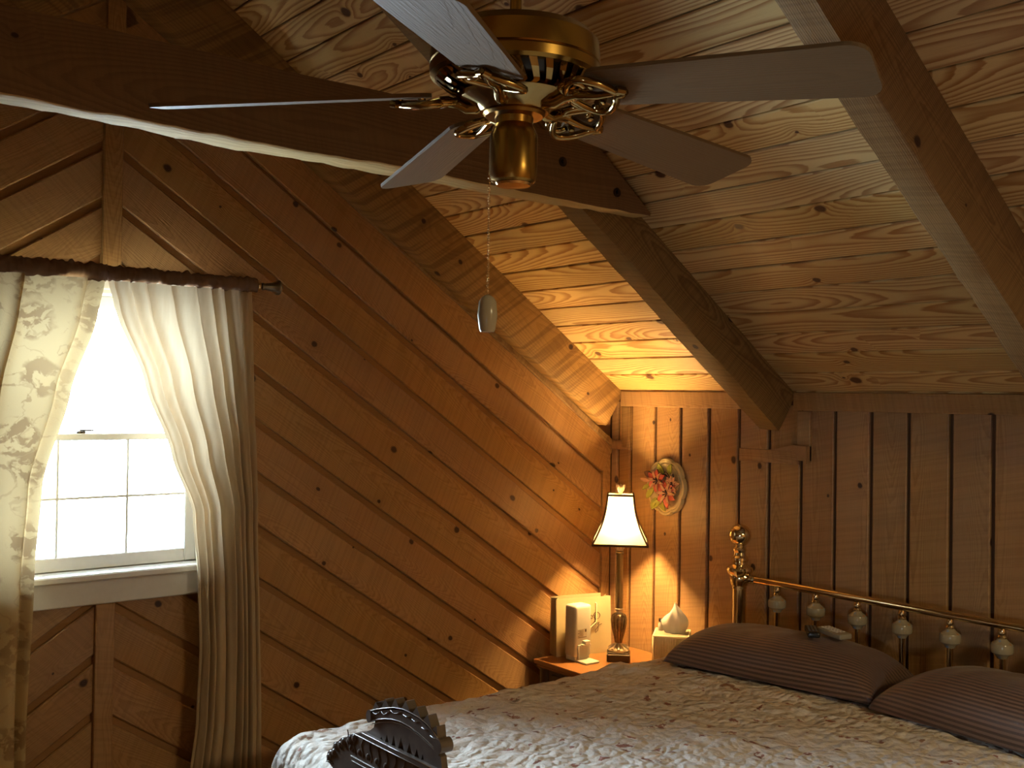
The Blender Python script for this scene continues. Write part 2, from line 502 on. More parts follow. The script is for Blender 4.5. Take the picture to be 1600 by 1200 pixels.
# corner strip where the gable meets the headboard wall
link('corner_board', board_mesh([(-0.72, -0.021), (0.72, -0.021), (0.72, 0.021), (-0.72, 0.021)], 0.02, 0.002), CEDAR, wn, frame((-0.022, -0.006, 0.72), (0, 0, 1), (1, 0, 0), (0, -1, 0)))
# sloping trim boards under the wall rafters
for sgn in (1, -1):
    L = 2.42
    M = frame(((-0.02 - CS * L / 2 if sgn > 0 else WX + 0.02 + CS * L / 2), -0.010, (1.0525 + 0.055) / CS - sgn * 0 + TN * (CS * L / 2 + 0.02)), (sgn * CS, 0, -SN), (SN * sgn, 0, CS), (0, -1 * 1, 0) if sgn > 0 else (0, 1, 0))
    if sgn < 0: M = frame((WX + 0.02 + CS * L / 2, -0.010, (1.0525 + 0.055) / CS + TN * (CS * L / 2 + 0.02)), (CS, 0, SN), (-SN, 0, CS), (0, -1, 0))
    link('sloping_trim_board', board_mesh([(-L / 2, -0.053), (L / 2, -0.053), (L / 2, 0.075), (-L / 2, 0.075)], 0.02, 0.003), CEDAR, wn, M)
    M2 = M.copy(); M2.translation = M2.translation + Vector((0, -0.012, 0)) + M2.col[1].to_3d() * 0.066
    link('edge_strip', board_mesh([(-L / 2, -0.012), (L / 2, -0.012), (L / 2, 0.012), (-L / 2, 0.012)], 0.02, 0.003), RAFTER, wn, M2)

# headboard wall
we = link('wall_east', box((0.062, YB / 2, 0.85), (0.10, 5.5, 1.8)), GROOVE)
props(we, 'low wall of vertical rough cedar boards behind the brass headboard', 'wall', kind='structure')
JY = [0.0, -0.045, -0.115, -0.246, -0.376, -0.513, -0.65, -0.78, -0.911, -1.042, -1.172, -1.301, -1.437, -1.563]
while JY[-1] > YB: JY.append(JY[-1] - 0.131)
for i in range(len(JY) - 1):
    w = JY[i] - JY[i + 1] - 0.013; yc = (JY[i] + JY[i + 1]) / 2
    top = 1.40 if i in (6, 7) and False else 1.585
    h = top / 2
    link('board', board_mesh([(-h, -w / 2), (h, -w / 2), (h, w / 2), (-h, w / 2)], 0.012, 0.003), CEDAR, we, frame((0.001 * random.uniform(-1.5, 1.5), yc, h), (0, 0, 1), (0, 1, 0), (-1, 0, 0)))
# frieze boards between the rafters, blocks round the rafter feet
def wall_piece(name, y0, y1, z0, z1, x, mat, vertical=False, t=0.022):
    w, h = abs(y1 - y0), z1 - z0
    if vertical: M = frame((x, (y0 + y1) / 2, (z0 + z1) / 2), (0, 0, 1), (0, 1, 0), (-1, 0, 0)); p = [(-h / 2, -w / 2), (h / 2, -w / 2), (h / 2, w / 2), (-h / 2, w / 2)]
    else: M = frame((x, (y0 + y1) / 2, (z0 + z1) / 2), (0, -1, 0), (0, 0, 1), (-1, 0, 0)); p = [(-w / 2, -h / 2), (w / 2, -h / 2), (w / 2, h / 2), (-w / 2, h / 2)]
    return link(name, board_mesh(p, t, 0.002), mat, we, M)
for a, b in ((-0.074, -0.80), (-0.892, -1.815), (-1.902, -2.84), (-2.922, -3.86), (-3.94, -5.18)):
    wall_piece('frieze_board', a, b, 1.568, 1.628, -0.020, CEDAR)
wall_piece('filler_board', -0.076, -0.122, 1.405, 1.566, -0.014, RAFTER, True, 0.016)
wall_piece('filler_board', -0.004, -0.120, 1.395, 1.432, -0.010, CEDAR, False, 0.012)
wall_piece('filler_board', -0.905, -0.955, 1.40, 1.566, -0.014, CEDAR, True, 0.016)
wall_piece('filler_board', -0.655, -0.905, 1.385, 1.43, -0.006, CEDAR, False, 0.008)
tri = bmesh.new()
link('bracket', prism([(-0.80, 1.43), (-0.905, 1.43), (-0.955, 1.392), (-0.955, 1.45), (-0.905, 1.452)], -0.004, -0.034, 'x'), CEDAR, we); tri.free()

# opposite knee wall and rear gable (behind the camera)
SW = (-3.84, -3.46, 0.90, 1.20)       # small unseen side window added for cool fill, left of the viewpoint
bm = bmesh.new()
for y0, y1, z0, z1 in ((YB - 0.15, SW[0], -0.05, 1.75), (SW[1], 0.15, -0.05, 1.75), (SW[0], SW[1], -0.05, SW[2]), (SW[0], SW[1], SW[3], 1.75)):
    bm_box(bm, (WX - 0.062, (y0 + y1) / 2, (z0 + z1) / 2), (0.10, y1 - y0, z1 - z0))
ww = link('wall_west', bm, CEDAR_BACK); props(ww, 'low cedar board wall opposite the headboard', 'wall', kind='structure')
yy = 0.0
while yy > YB + 0.05:
    y0, y1 = yy - 0.25, yy
    for z0, z1 in ([(0, 1.62)] if y1 <= SW[0] or y0 >= SW[1] else [(0, SW[2]), (SW[3], 1.62)]):
        h = (z1 - z0) / 2
        link('board', board_mesh([(-h, -0.12), (h, -0.12), (h, 0.12), (-h, 0.12)], 0.012, 0.003), CEDAR, ww, frame((WX, yy - 0.125, (z0 + z1) / 2), (0, 0, 1), (0, -1, 0), (1, 0, 0)))
    yy -= 0.25
w2 = thing('side_fill_window', (WX - 0.06, (SW[0] + SW[1]) / 2, SW[2]), 0, 'small white unseen side window added for cool fill, in the low wall opposite the bed', 'window', kind='structure')
bm = bmesh.new(); sw_, sh_ = SW[1] - SW[0], SW[3] - SW[2]
for c, q in (((0, -sw_ / 2 + 0.015, sh_ / 2), (0.09, 0.03, sh_)), ((0, sw_ / 2 - 0.015, sh_ / 2), (0.09, 0.03, sh_)), ((0, 0, 0.015), (0.09, sw_, 0.03)), ((0, 0, sh_ - 0.015), (0.09, sw_, 0.03))): bm_box(bm, c, q, 0.003)
link('frame', bm, WHITE, w2)
link('pane', box((0, 0, sh_ / 2), (0.004, sw_ - 0.05, sh_ - 0.05)), GLASS, w2)
wsou = link('wall_south', prism([(WX - 0.1, -0.05), (0.1, -0.05), (0.1, Z0), (RX, RZ + 0.05), (WX - 0.1, Z0)], YB - 0.14, YB, 'y'), CEDAR); props(wsou, 'rear cedar gable wall behind the viewpoint', 'wall', kind='structure')

# ceiling: two slopes of pine planks on a dark backing
def ceil_backing():
    bm = bmesh.new(); t = 0.013
    for sgn in (1, -1):
        pts = []
        o = Vector((0.1 if sgn > 0 else WX - 0.1, 0, Z0 - 0.1 * TN)); r = Vector((RX, 0, RZ)); n = Vector((SN * sgn, 0, CS))
        quad = [o + n * t, r + Vector((0, 0, t / CS)), r + Vector((0, 0, 0.12)), o + n * 0.11]
        vs = [(q.x, 0.14, q.z) for q in quad] + [(q.x, YB - 0.14, q.z) for q in quad]
        bm_add(bm, vs, [(0, 1, 2, 3), (7, 6, 5, 4)] + [(i, 4 + i, 4 + (i + 1) % 4, (i + 1) % 4) for i in range(4)])
    bmesh.ops.recalc_face_normals(bm, faces=bm.faces)
    return bm
ce = link('ceiling', ceil_backing(), GROOVE); props(ce, 'sloping ceiling of knotty pine planks between the rafters', 'ceiling', kind='structure')
PW = 0.0868 / CS
for k in range(-1, 23):
    s0 = (0.017 + 0.0868 * k) / CS; s1 = min(s0 + PW, -RX / CS)
    if s1 - s0 < 0.02: continue
    g_ = 0.0042
    for sgn, cuts in ((1, (-0.0, -0.845, -1.86, -2.88, YB)), (-1, (0.0, -2.6, YB))):
        ex = Vector((0, -1, 0)); ed = Vector((-CS * sgn, 0, SN)); nn = Vector((-SN * sgn, 0, -CS))
        for y0, y1 in zip(cuts[:-1], cuts[1:]):
            L = (y0 - y1) - 0.002; sm = (s0 + s1) / 2; w = (s1 - s0) - g_
            base = Vector((0 if sgn > 0 else WX, (y0 + y1) / 2, Z0)) + ed * sm
            ey = nn.cross(ex)
            link('plank', board_mesh([(-L / 2, -w / 2), (L / 2, -w / 2), (L / 2, w / 2), (-L / 2, w / 2)], 0.0135, 0.0025), PINE, ce, frame(base + nn * random.uniform(-0.0008, 0.0008), ex, ey, nn))


def rough_timber(length, width, depth0, depth1, seed, wane=0.012, nseg=60):
    """hewn timber: x along, y 0..-width, z 0 (top) down to -depth; the lower arrises wander like waney edges"""
    vs, fs = [], []
    for i in range(nseg + 1):
        t = i / nseg; x = t * length; d = depth0 + (depth1 - depth0) * t
        def nz(k, sc_=3.0): return mnoise.noise(Vector((x * sc_, seed * 7.3 + k * 3.1, 0.5)))
        a = wane * (0.8 * nz(1, 4) + 0.45 * nz(2, 17) + 0.3 * nz(5, 50)); b = wane * (0.8 * nz(3, 4) + 0.45 * nz(4, 17) + 0.3 * nz(6, 50))
        c = wane * (0.5 * nz(7, 6) + 0.4 * nz(8, 40))
        ring = [(0, 0), (0, -d * 0.5), (-0.001 + min(0, a) * 0.5, -d + 0.004 + abs(a) * 0.9), (-0.006, -d + a * 0.5), (-width * 0.5, -d + c * 0.5), (-width + 0.006, -d + b * 0.5),
                (-width + 0.001 - min(0, b) * 0.5, -d + 0.004 + abs(b) * 0.9), (-width, -d * 0.5), (-width, 0)]
        vs += [(x, y, z) for y, z in ring]
    n = 9
    for i in range(nseg):
        for j in range(n - 1): fs.append((i * n + j, i * n + j + 1, (i + 1) * n + j + 1, (i + 1) * n + j))
        fs.append((i * n + n - 1, i * n, (i + 1) * n, (i + 1) * n + n - 1))
    fs.append(list(range(n))[::-1]); fs.append([nseg * n + j for j in range(n)])
    me = mesh_from(vs, fs)
    bm = bmesh.new(); bm.from_mesh(me); bmesh.ops.recalc_face_normals(bm, faces=bm.faces); bpy.data.meshes.remove(me)
    return bm


RL = 1.95 / CS
# (far edge y, width, depth at foot, depth at ridge, label east, label west)
RAF = [(-0.001, 0.072, 0.155, 0.20, 'saw-marked rafter running down against the diagonal gable boards', 'rafter against the left half of the gable boards'),
       (-0.80, 0.09, 0.145, 0.115, 'waney-edged rafter bolted to the dark collar beam', 'rafter at the far left end of the collar beam'),
       (-1.815, 0.086, 0.172, 0.165, 'thick yellowish rafter at the right, beyond the fan blade tip', 'rafter on the left slope behind the fan'),
       (-2.84, 0.086, 0.165, 0.165, 'rafter over the foot of the bed beyond the right edge of view', 'rafter on the left slope beside the viewpoint'),
       (-3.86, 0.086, 0.165, 0.165, 'rafter behind the viewpoint on the right slope', 'rafter behind the viewpoint on the left slope')]
for i, (y, w, d0, d1, le, lw_) in enumerate(RAF):
    for sgn in (1, -1):
        ed = Vector((-CS * sgn, 0, SN)); nn = Vector((SN * sgn, 0, CS))
        ex = ed; ez = nn; ey = ez.cross(ex)
        flip = ey.y < 0
        bm = rough_timber(RL, w, d0, d1, i + (10 if sgn < 0 else 0), 0.010 if i else 0.006)
        if flip:
            for v in bm.verts: v.co.y = -v.co.y
            bmesh.ops.reverse_faces(bm, faces=bm.faces)
        base = Vector((0.0 if sgn > 0 else WX, y, Z0)) - nn * 0.0005 + ed * 0.004
        o = link('rafter', bm, WALLRAFTER if i == 0 else RAFTER, None, frame(base, ex, ey, ez), smooth=50)
        props(o, le if sgn > 0 else lw_, 'rafter', kind='structure')

rb = link('ridge_beam', box((RX, YB / 2, RZ - 0.12), (0.085, 5.2, 0.16), 0.004), BEAM); props(rb, 'ridge beam along the peak that carries the fan rod', 'beam', kind='structure')

# collar beam with waney lower edge and slanted ends
def collar():
    n = 90; y0, y1 = -0.890, -0.965
    xa, xb = WX + 0.80, -0.80
    vs, fs = [], []
    for i in range(n + 1):
        t = i / n; x = xa + (xb - xa) * t
        dist = min(x - xa, xb - x)
        f1 = 0.010 * mnoise.noise(Vector((x * 3.0, 1.7, 0))) + 0.004 * mnoise.noise(Vector((x * 19, 4.2, 0)))
        f2 = 0.012 * mnoise.noise(Vector((x * 3.4, 8.7, 0))) + 0.004 * mnoise.noise(Vector((x * 23, 6.2, 0)))
        zb = 2.122 + (-0.80 - x) * 0.0105
        zt = min(2.297 + 0.004 * mnoise.noise(Vector((x * 4, 3.3, 0))), zb + 0.006 + dist * 0.745)
        taper = min(1.0, dist / 0.35)
        vs += [(x, y0, zt), (x, y1, zt), (x, y1, (zt + zb) / 2), (x, y1 + 0.0005, zb + f1), (x, y1 + 0.004, zb + f1 - 0.003 * taper), (x, (y0 + y1) / 2, zb + (f1 + f2) / 2 - 0.005 * taper), (x, y0 - 0.003 - 0.012 * (1 - taper), zb + f2 - 0.006 * taper), (x, y0 - 0.001, zb + f2 + 0.002)]
    k = 8
    for i in range(n):
        for j in range(k): fs.append((i * k + j, i * k + (j + 1) % k, (i + 1) * k + (j + 1) % k, (i + 1) * k + j))
    fs.append(list(range(k))); fs.append([n * k + j for j in range(k)])
    vs = [(v[0] - RX, v[1] + 0.9275, v[2] - 2.2) for v in vs]
    me = mesh_from(vs, fs); bm = bmesh.new(); bm.from_mesh(me); bmesh.ops.recalc_face_normals(bm, faces=bm.faces)
    bm.faces.ensure_lookup_table()
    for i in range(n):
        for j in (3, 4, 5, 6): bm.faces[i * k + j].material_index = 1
    return bm
cb = link('collar_beam', collar(), [BEAM, LIT_UNDER], None, Vector((RX, -0.9275, 2.2)), smooth=45)
props(cb, 'dark horizontal collar beam with waney lower edge coloured pale as window-lit, behind the fan', 'beam', kind='structure')
for x, z in ((-1.137, 2.222), (-0.935, 2.168)):
    b = lathe([(0.0, 0.0), (0.013, 0.0), (0.013, 0.003), (0.006, 0.004), (0.006, 0.009), (0.0, 0.009)], 16, frame((x - RX, -0.0372, z - 2.2), (1, 0, 0), (0, 0, 1), (0, -1, 0)))
    link('bolt', b, DARKM, cb, smooth=35)

# ------------------------------------------------------------------ window in the gable
wx0, wx1, wz0, wz1 = WIN
wc = (wx0 + wx1) / 2
win = thing('window_1', (wc, 0.0, wz0), 0, 'white double-hung window, overexposed, between the parted curtains', 'window', kind='structure')
hw = (wx1 - wx0) / 2; H = wz1 - wz0
bm = bmesh.new()
for sx in (-1, 1): bm_box(bm, (sx * (hw - 0.011), 0.055, H / 2), (0.022, 0.13, H), 0.002)
bm_box(bm, (0, 0.055, H - 0.011), (2 * hw, 0.13, 0.022), 0.002)
bm_box(bm, (0, 0.075, 0.008), (2 * hw, 0.10, 0.016), 0.002)
link('frame', bm, WHITE, win)
bm = bmesh.new()
for sx in (-1, 1): bm_box(bm, (sx * (hw + 0.045), -0.008, H / 2), (0.09, 0.018, H), 0.003)
bm_box(bm, (0, -0.008, H + 0.02), (2 * hw + 0.18, 0.018, 0.06), 0.003)
link('casing', bm, WHITE, win)
link('sill', box((0, -0.005, 0.006), (2 * hw + 0.12, 0.095, 0.020), 0.004), WHITE, win)
link('apron', box((0, -0.014, -0.040), (2 * hw + 0.10, 0.020, 0.070), 0.003), WHITE, win)
def sash(name, z0, z1, y, bot, top, muntins):
    bm = bmesh.new()
    for sx in (-1, 1): bm_box(bm, (sx * (hw - 0.040), y, (z0 + z1) / 2), (0.036, 0.03, z1 - z0), 0.003)
    iw = 2 * (hw - 0.058)
    bm_box(bm, (0, y, z0 + bot / 2), (iw, 0.03, bot), 0.003); bm_box(bm, (0, y, z1 - top / 2), (iw, 0.03, top), 0.003)
    s = link(name, bm, WHITE, win)
    gz0, gz1 = z0 + bot, z1 - top
    if muntins:
        for dx in (-0.0967, 0.0967): link('muntin', box((dx, y, (gz0 + gz1) / 2), (0.007, 0.014, gz1 - gz0)), WHITE, s)
        link('muntin', box((0, y, (gz0 + gz1) / 2), (iw, 0.016, 0.007)), WHITE, s)
        xs = [-iw / 2, -0.0967, 0.0967, iw / 2]; zs = [gz0, (gz0 + gz1) / 2, gz1]
        for a, b in zip(xs[:-1], xs[1:]):
            for c, d in zip(zs[:-1], zs[1:]): link('pane', box(((a + b) / 2, y, (c + d) / 2), (b - a, 0.003, d - c)), GLASS, s)
    else: link('pane', box((0, y, (gz0 + gz1) / 2), (iw, 0.003, gz1 - gz0)), GLASS, s)
    return s
sash('lower_sash', 0.016, 0.402, 0.045, 0.040, 0.020, True)
sash('upper_sash', 0.385, H - 0.022, 0.085, 0.022, 0.036, False)
bm = bmesh.new(); bm_lathe(bm, [(0.0, 0), (0.013, 0), (0.012, 0.006), (0.004, 0.010), (0.0, 0.010)], 12, Matrix.Translation((-0.035, 0.045, 0.402)))
bm_box(bm, (-0.02, 0.043, 0.411), (0.04, 0.008, 0.005), 0.002)
link('sash_lock', bm, DARKM, win, smooth=40)

# ------------------------------------------------------------------ curtains on their rod
rod = thing('curtain_rod', (-2.03, -0.10, 1.921), 0, 'thin curtain rod with a bell-shaped bronze finial above the window', 'curtain rod')
link('pole', tube([(-0.52, 0, 0), (0.455, 0, 0)], 0.0085, 12), DARKM, rod, smooth=60)
FIN = simple('aged_bronze', (0.20, 0.17, 0.13), 0.32, 0.9, nscale=40, namt=0.45, bump=0.3)
fprof = [(0.0, 0.0), (0.010, 0.0), (0.012, 0.004), (0.010, 0.010), (0.011, 0.014), (0.013, 0.030), (0.019, 0.046), (0.023, 0.050), (0.023, 0.056), (0.017, 0.060), (0.006, 0.062), (0.006, 0.068), (0.0, 0.070)]
for sx in (1, -1):
    M = frame((0.455 * sx if sx > 0 else -0.52, 0, 0), (0, 0, 1), (0, 1, 0), (sx, 0, 0))
    link('finial', lathe(fprof, 20, M), FIN, rod, smooth=50)
    link('ring', lathe([(0.0, 0.0), (0.0125, 0.0), (0.0135, 0.004), (0.0125, 0.008), (0.0, 0.008)], 16, frame((0.441 * sx if sx > 0 else -0.50, 0, 0), (0, 0, 1), (0, 1, 0), (sx, 0, 0))), BRASSB, rod, smooth=50)
    xb = 0.430 if sx > 0 else -0.49
    link('bracket', bm_tube(box((xb, 0.088, 0), (0.02, 0.006, 0.05), 0.002), [(xb, 0.088, 0), (xb, 0.04, -0.004), (xb, 0.012, -0.012), (xb, -0.010, -0.006)], 0.005, 8), DARKM, rod, smooth=50)


def interp(tab, t):
    for (a, va), (b, vb) in zip(tab[:-1], tab[1:]):
        if t <= b:
            u = (t - a) / (b - a) if b > a else 0
            u = u * u * (3 - 2 * u) * 0.5 + u * 0.5
            return va + (vb - va) * u
    return tab[-1][1]


def curtain(name, left, right, folds, amp0, amp1, ztop, zbot, seed, mat, lap=0.30, flat=0.0, nx=190, nz=110, y0=-0.10):
    """pleated cloth; left/right edge x given against height"""
    vs, fs = [], []
    for j in range(nz + 1):
        t = j / nz; z = ztop + (zbot - ztop) * t
        xl, xr = interp(left, ztop - z), interp(right, ztop - z)
        for i in range(nx + 1):
            u = i / nx
            k = u + 0.012 * mnoise.noise(Vector((u * 9, t * 2.2, seed)))
            amp = amp0 + (amp1 - amp0) * min(1, t * 1.6)
            ph = 2 * PI * folds * (k + 0.035 * math.sin(2 * PI * k * 1.7 + seed))
            fold = math.sin(ph) + 0.35 * math.sin(2.3 * ph + seed) * (1 - 0.6 * t) + 0.5 * mnoise.noise(Vector((u * 14, t * 3.5, seed + 3)))
            edge = min(1, min(u, 1 - u) * 14 + 0.25)
            y = y0 + amp * fold * edge + 0.006 * mnoise.noise(Vector((u * 6, t * 9, seed + 9)))
            x = xl + (xr - xl) * (k + lap / folds * math.cos(ph + 0.5) * edge * (0.35 + 0.65 * math.sin(PI * u) ** 0.7) * (1 - flat * max(0, min(1, (u - 0.72) * 7))) * (0.75 + 0.5 * mnoise.noise(Vector((u * 5, t * 2, seed + 7)))))
            vs.append((x, min(y, -0.045), z))
    for j in range(nz):
        for i in range(nx):
            a = j * (nx + 1) + i; fs.append((a, a + 1, a + nx + 2, a + nx + 1))
    return mesh_from(vs, fs)


def rod_pocket(x0, x1, r, seed, n=170, m=14):
    vs, fs = [], []
    for i in range(n + 1):
        x = x0 + (x1 - x0) * i / n
        for j in range(m):
            a = 2 * PI * j / m
            q = mnoise.noise(Vector((x * 95, math.cos(a) * 0.7, math.sin(a) * 0.7 + seed))) * 0.0042 + mnoise.noise(Vector((x * 40, math.cos(a), math.sin(a) + seed))) * 0.0035
            rr = r + q + (0.006 if math.sin(a) > 0.8 else 0) * (0.5 + mnoise.noise(Vector((x * 60, seed, 2))))
            vs.append((x, -0.10 + rr * math.cos(a), 1.921 + rr * math.sin(a) * 1.15))
    for i in range(n):
        for j in range(m): fs.append((i * m + j, (i + 1) * m + j, (i + 1) * m + (j + 1) % m, i * m + (j + 1) % m))
    return mesh_from(vs, fs)


POCKET = fabric('shaded_header', (0.26, 0.175, 0.125), (0.17, 0.11, 0.08), 0.10, 'weave')  # darker than the panels: shade of the gathered header put into the colour
cl = thing('curtain', (0, 0, 0), 0, 'beige floral damask curtain swept to the left of the window', 'curtain')
link('panel', curtain('cl', [(0, -2.52), (0.4, -2.53), (1.9, -2.50)], [(0, -2.037), (0.10, -2.055), (0.31, -2.122), (0.55, -2.188), (0.80, -2.203), (1.2, -2.218), (1.9, -2.225)], 3.6, 0.020, 0.022, 1.902, 0.03, 2.0, CURT_F, lap=0.40), CURT_F, cl, smooth=180)
link('rod_pocket', rod_pocket(-2.52, -2.034, 0.0195, 1.0), POCKET, cl, smooth=180)
cr = thing('curtain', (0, 0, 0), 0, 'plain cream sheer curtain swept to the right of the window', 'curtain')
link('panel', curtain('cr', [(0, -2.030), (0.07, -2.012), (0.28, -1.925), (0.48, -1.845), (0.65, -1.778), (0.85, -1.757), (1.05, -1.750), (1.25, -1.757), (1.42, -1.775), (1.9, -1.80)], [(0, -1.606), (0.1, -1.598), (0.68, -1.572), (1.42, -1.548), (1.9, -1.54)], 7.5, 0.013, 0.022, 1.902, 0.03, 5.0, CURT_S, flat=0.9), CURT_S, cr, smooth=180)
link('rod_pocket', rod_pocket(-2.032, -1.592, 0.0165, 4.0), POCKET, cr, smooth=180)

# ------------------------------------------------------------------ ceiling fan
FX, FY, FZ = -1.965, -1.785, 2.02
fan = thing('ceiling_fan', (FX, FY, FZ), 0, 'antique brass ceiling fan with five taupe blades and a pull chain', 'ceiling fan')
def zy(y): return (189 - y) * 0.00101      # height above the blade plane from measured levels
link('downrod', lathe([(0.0, 0.15), (0.009, 0.15), (0.009, 0.80), (0.0, 0.80)], 16), BRASS, fan, smooth=40)
link('canopy', lathe([(0.0, 0.79), (0.02, 0.77), (0.05, 0.80), (0.06, 0.84), (0.0, 0.84)], 24), BRASS, fan, smooth=40)
bm = lathe([(0.0, 0.142), (0.016, 0.142), (0.017, 0.150), (0.015, 0.158), (0.010, 0.160), (0.0, 0.160)], 18)
bm_tube(bm, [(0.010, -0.012, 0.151), (0.020, -0.024, 0.151)], 0.003, 8); bm_lathe(bm, [(0, -0.004), (0.005, -0.004), (0.005, 0.004), (0, 0.004)], 8, Matrix.Translation((0.021, -0.026, 0.151)))
link('coupling', bm, DARKM, fan, smooth=40)
link('motor_housing', lathe([(0.0, 0.143), (0.03, 0.143), (0.085, 0.138), (0.118, 0.128), (0.128, 0.116), (0.130, 0.100), (0.130, 0.084), (0.1285, 0.082), (0.1305, 0.079), (0.129, 0.066), (0.122, 0.062), (0.0, 0.062)], 64), BRASS, fan, smooth=28)
# vented lower bowl: ribs with dark slots between
bm = bmesh.new(); nslot = 30
bowl = [(0.122, 0.064), (0.110, 0.052), (0.096, 0.042), (0.080, 0.036)]
for s in range(nslot):
    a0 = 2 * PI * s / nslot; a1 = a0 + 2 * PI / nslot * 0.48
    vs = []
    for aa, bb in ((a0, 0.0), (a1, 0.0)):
        for (r, z) in bowl:
            tw = (0.122 - r) * 5.0
            vs.append((r * math.cos(aa + tw), r * math.sin(aa + tw), z))
    vs2 = [(v[0] * 0.965, v[1] * 0.965, v[2] + 0.004) for v in vs]
    allv = vs + vs2; f = []
    for i in range(3):
        f.append((i, i + 1, 5 + i, 4 + i)); f.append((8 + i, 12 + i, 13 + i, 9 + i)); f.append((i, 8 + i, 9 + i, i + 1)); f.append((4 + i, 5 + i, 13 + i, 12 + i))
    bm_add(bm, allv, f)
bmesh.ops.recalc_face_normals(bm, faces=bm.faces)
o = link('vent_rib', bm, BRASSD, fan); o['kind'] = 'stuff'
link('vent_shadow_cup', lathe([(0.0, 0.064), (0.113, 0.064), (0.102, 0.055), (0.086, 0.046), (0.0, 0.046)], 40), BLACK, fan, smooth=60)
link('flywheel', lathe([(0.0, 0.044), (0.070, 0.044), (0.088, 0.040), (0.090, 0.034), (0.082, 0.028), (0.060, 0.020), (0.052, 0.012), (0.0, 0.012)], 48), BRASSD, fan, smooth=30)
link('switch_housing', lathe([(0.0, 0.016), (0.046, 0.016), (0.048, 0.010), (0.044, 0.006), (0.030, 0.004), (0.0285, -0.006), (0.033, -0.014), (0.0365, -0.024), (0.037, -0.070), (0.0365, -0.084), (0.034, -0.092), (0.030, -0.095), (0.0, -0.096)], 48), BRASS, fan, smooth=28)
link('end_cap', lathe([(0.0, -0.0955), (0.028, -0.0955), (0.026, -0.099), (0.0, -0.101)], 32), BRASSB, fan, smooth=30)
BLADEM = wood('taupe_blade', (0.145, 0.086, 0.034), (0.10, 0.056, 0.021), (0.15, 0.1, 0.06), ring=260, contrast=0.35, knots=0.99, rough=0.55, vary=0.0, fibre=0.5)
def blade_bm():
    out = []
    r0, r1, w0, w1 = 0.128, 0.535, 0.100, 0.130
    # outline: rounded root and rounded tip corners
    for i in range(9):
        a = PI / 2 + PI * i / 8
        out.append((r0 + 0.028 + 0.030 * math.cos(a), w0 / 2 * math.sin(a)))
    for sy in (-1, 1):
        cs = [(r1 - 0.028, -w1 / 2 + 0.028, -PI / 2, 0)] if sy < 0 else [(r1 - 0.028, w1 / 2 - 0.028, 0, PI / 2)]
        for cx, cy, a0, a1 in cs:
            for i in range(6):
                a = a0 + (a1 - a0) * i / 5; out.append((cx + 0.028 * math.cos(a), cy + 0.028 * math.sin(a)))
    return prism(out, -0.003, 0.003, 'z')
def iron_bm():
    bm = bmesh.new()
    # S-shaped arm from the flywheel
    pts = [(0.050, 0, -0.014), (0.062, 0, -0.022), (0.075, 0, -0.022), (0.088, 0, -0.014), (0.102, 0, -0.010), (0.115, 0, -0.009)]
    bm_tube(bm, pts, [0.011, 0.0095, 0.008, 0.008, 0.009, 0.008], 10)
    # open leaf: two curled side loops and a centre spine under the blade root
    for sy in (-1, 1):
        loop = []
        for i in range(15):
            t = i / 14
            loop.append((0.092 + 0.095 * t, sy * 0.048 * math.sin(PI * min(1, t * 1.15)) ** 0.8 if t < 0.87 else sy * (0.048 * math.sin(PI * min(1, 0.87 * 1.15)) ** 0.8 if False else 0.012 * (1 - t) / 0.13), -0.010 - 0.004 * math.sin(PI * t)))
        bm_tube(bm, loop, 0.0062, 8)
        curl = [(0.112 + 0.020 * math.cos(a * 0.9), sy * (0.024 + 0.016 * math.sin(a)), -0.011) for a in [i * 0.5 for i in range(11)]]
        bm_tube(bm, curl, 0.005, 8)
    bm_tube(bm, [(0.105, 0, -0.010), (0.145, 0, -0.014), (0.190, 0, -0.010)], [0.008, 0.006, 0.003], 8)
    for x, y in ((0.142, 0.022), (0.142, -0.022), (0.175, 0.0)):
        bm_lathe(bm, [(0, -0.016), (0.005, -0.015), (0.006, -0.011), (0.006, -0.004), (0, -0.004)], 8, Matrix.Translation((x, y, 0)))
    return bm
bme = bpy.data.meshes.new('fan_blade'); b_ = blade_bm(); b_.to_mesh(bme); b_.free()
ime = bpy.data.meshes.new('blade_iron'); b_ = iron_bm(); b_.to_mesh(ime); b_.free()
ime.polygons.foreach_set('use_smooth', [True] * len(ime.polygons)); ime.set_sharp_from_angle(angle=math.radians(50))
bme.materials.append(BLADEM); ime.materials.append(BRASSD)
for k in range(5):
    a = math.radians(290.25 + 72 * k)
    Rz = Matrix.Rotation(a, 4, 'Z'); P_ = Matrix.Translation((0, 0, 0.044)) @ Matrix.Rotation(math.radians(4.6), 4, 'Y') @ Matrix.Rotation(math.radians(-14), 4, 'X')
    o = bpy.data.objects.new('blade_iron', ime); COL.objects.link(o); o.parent = fan; o.matrix_local = Rz @ P_
    o = bpy.data.objects.new('blade', bme); COL.objects.link(o); o.parent = fan; o.matrix_local = Rz @ P_
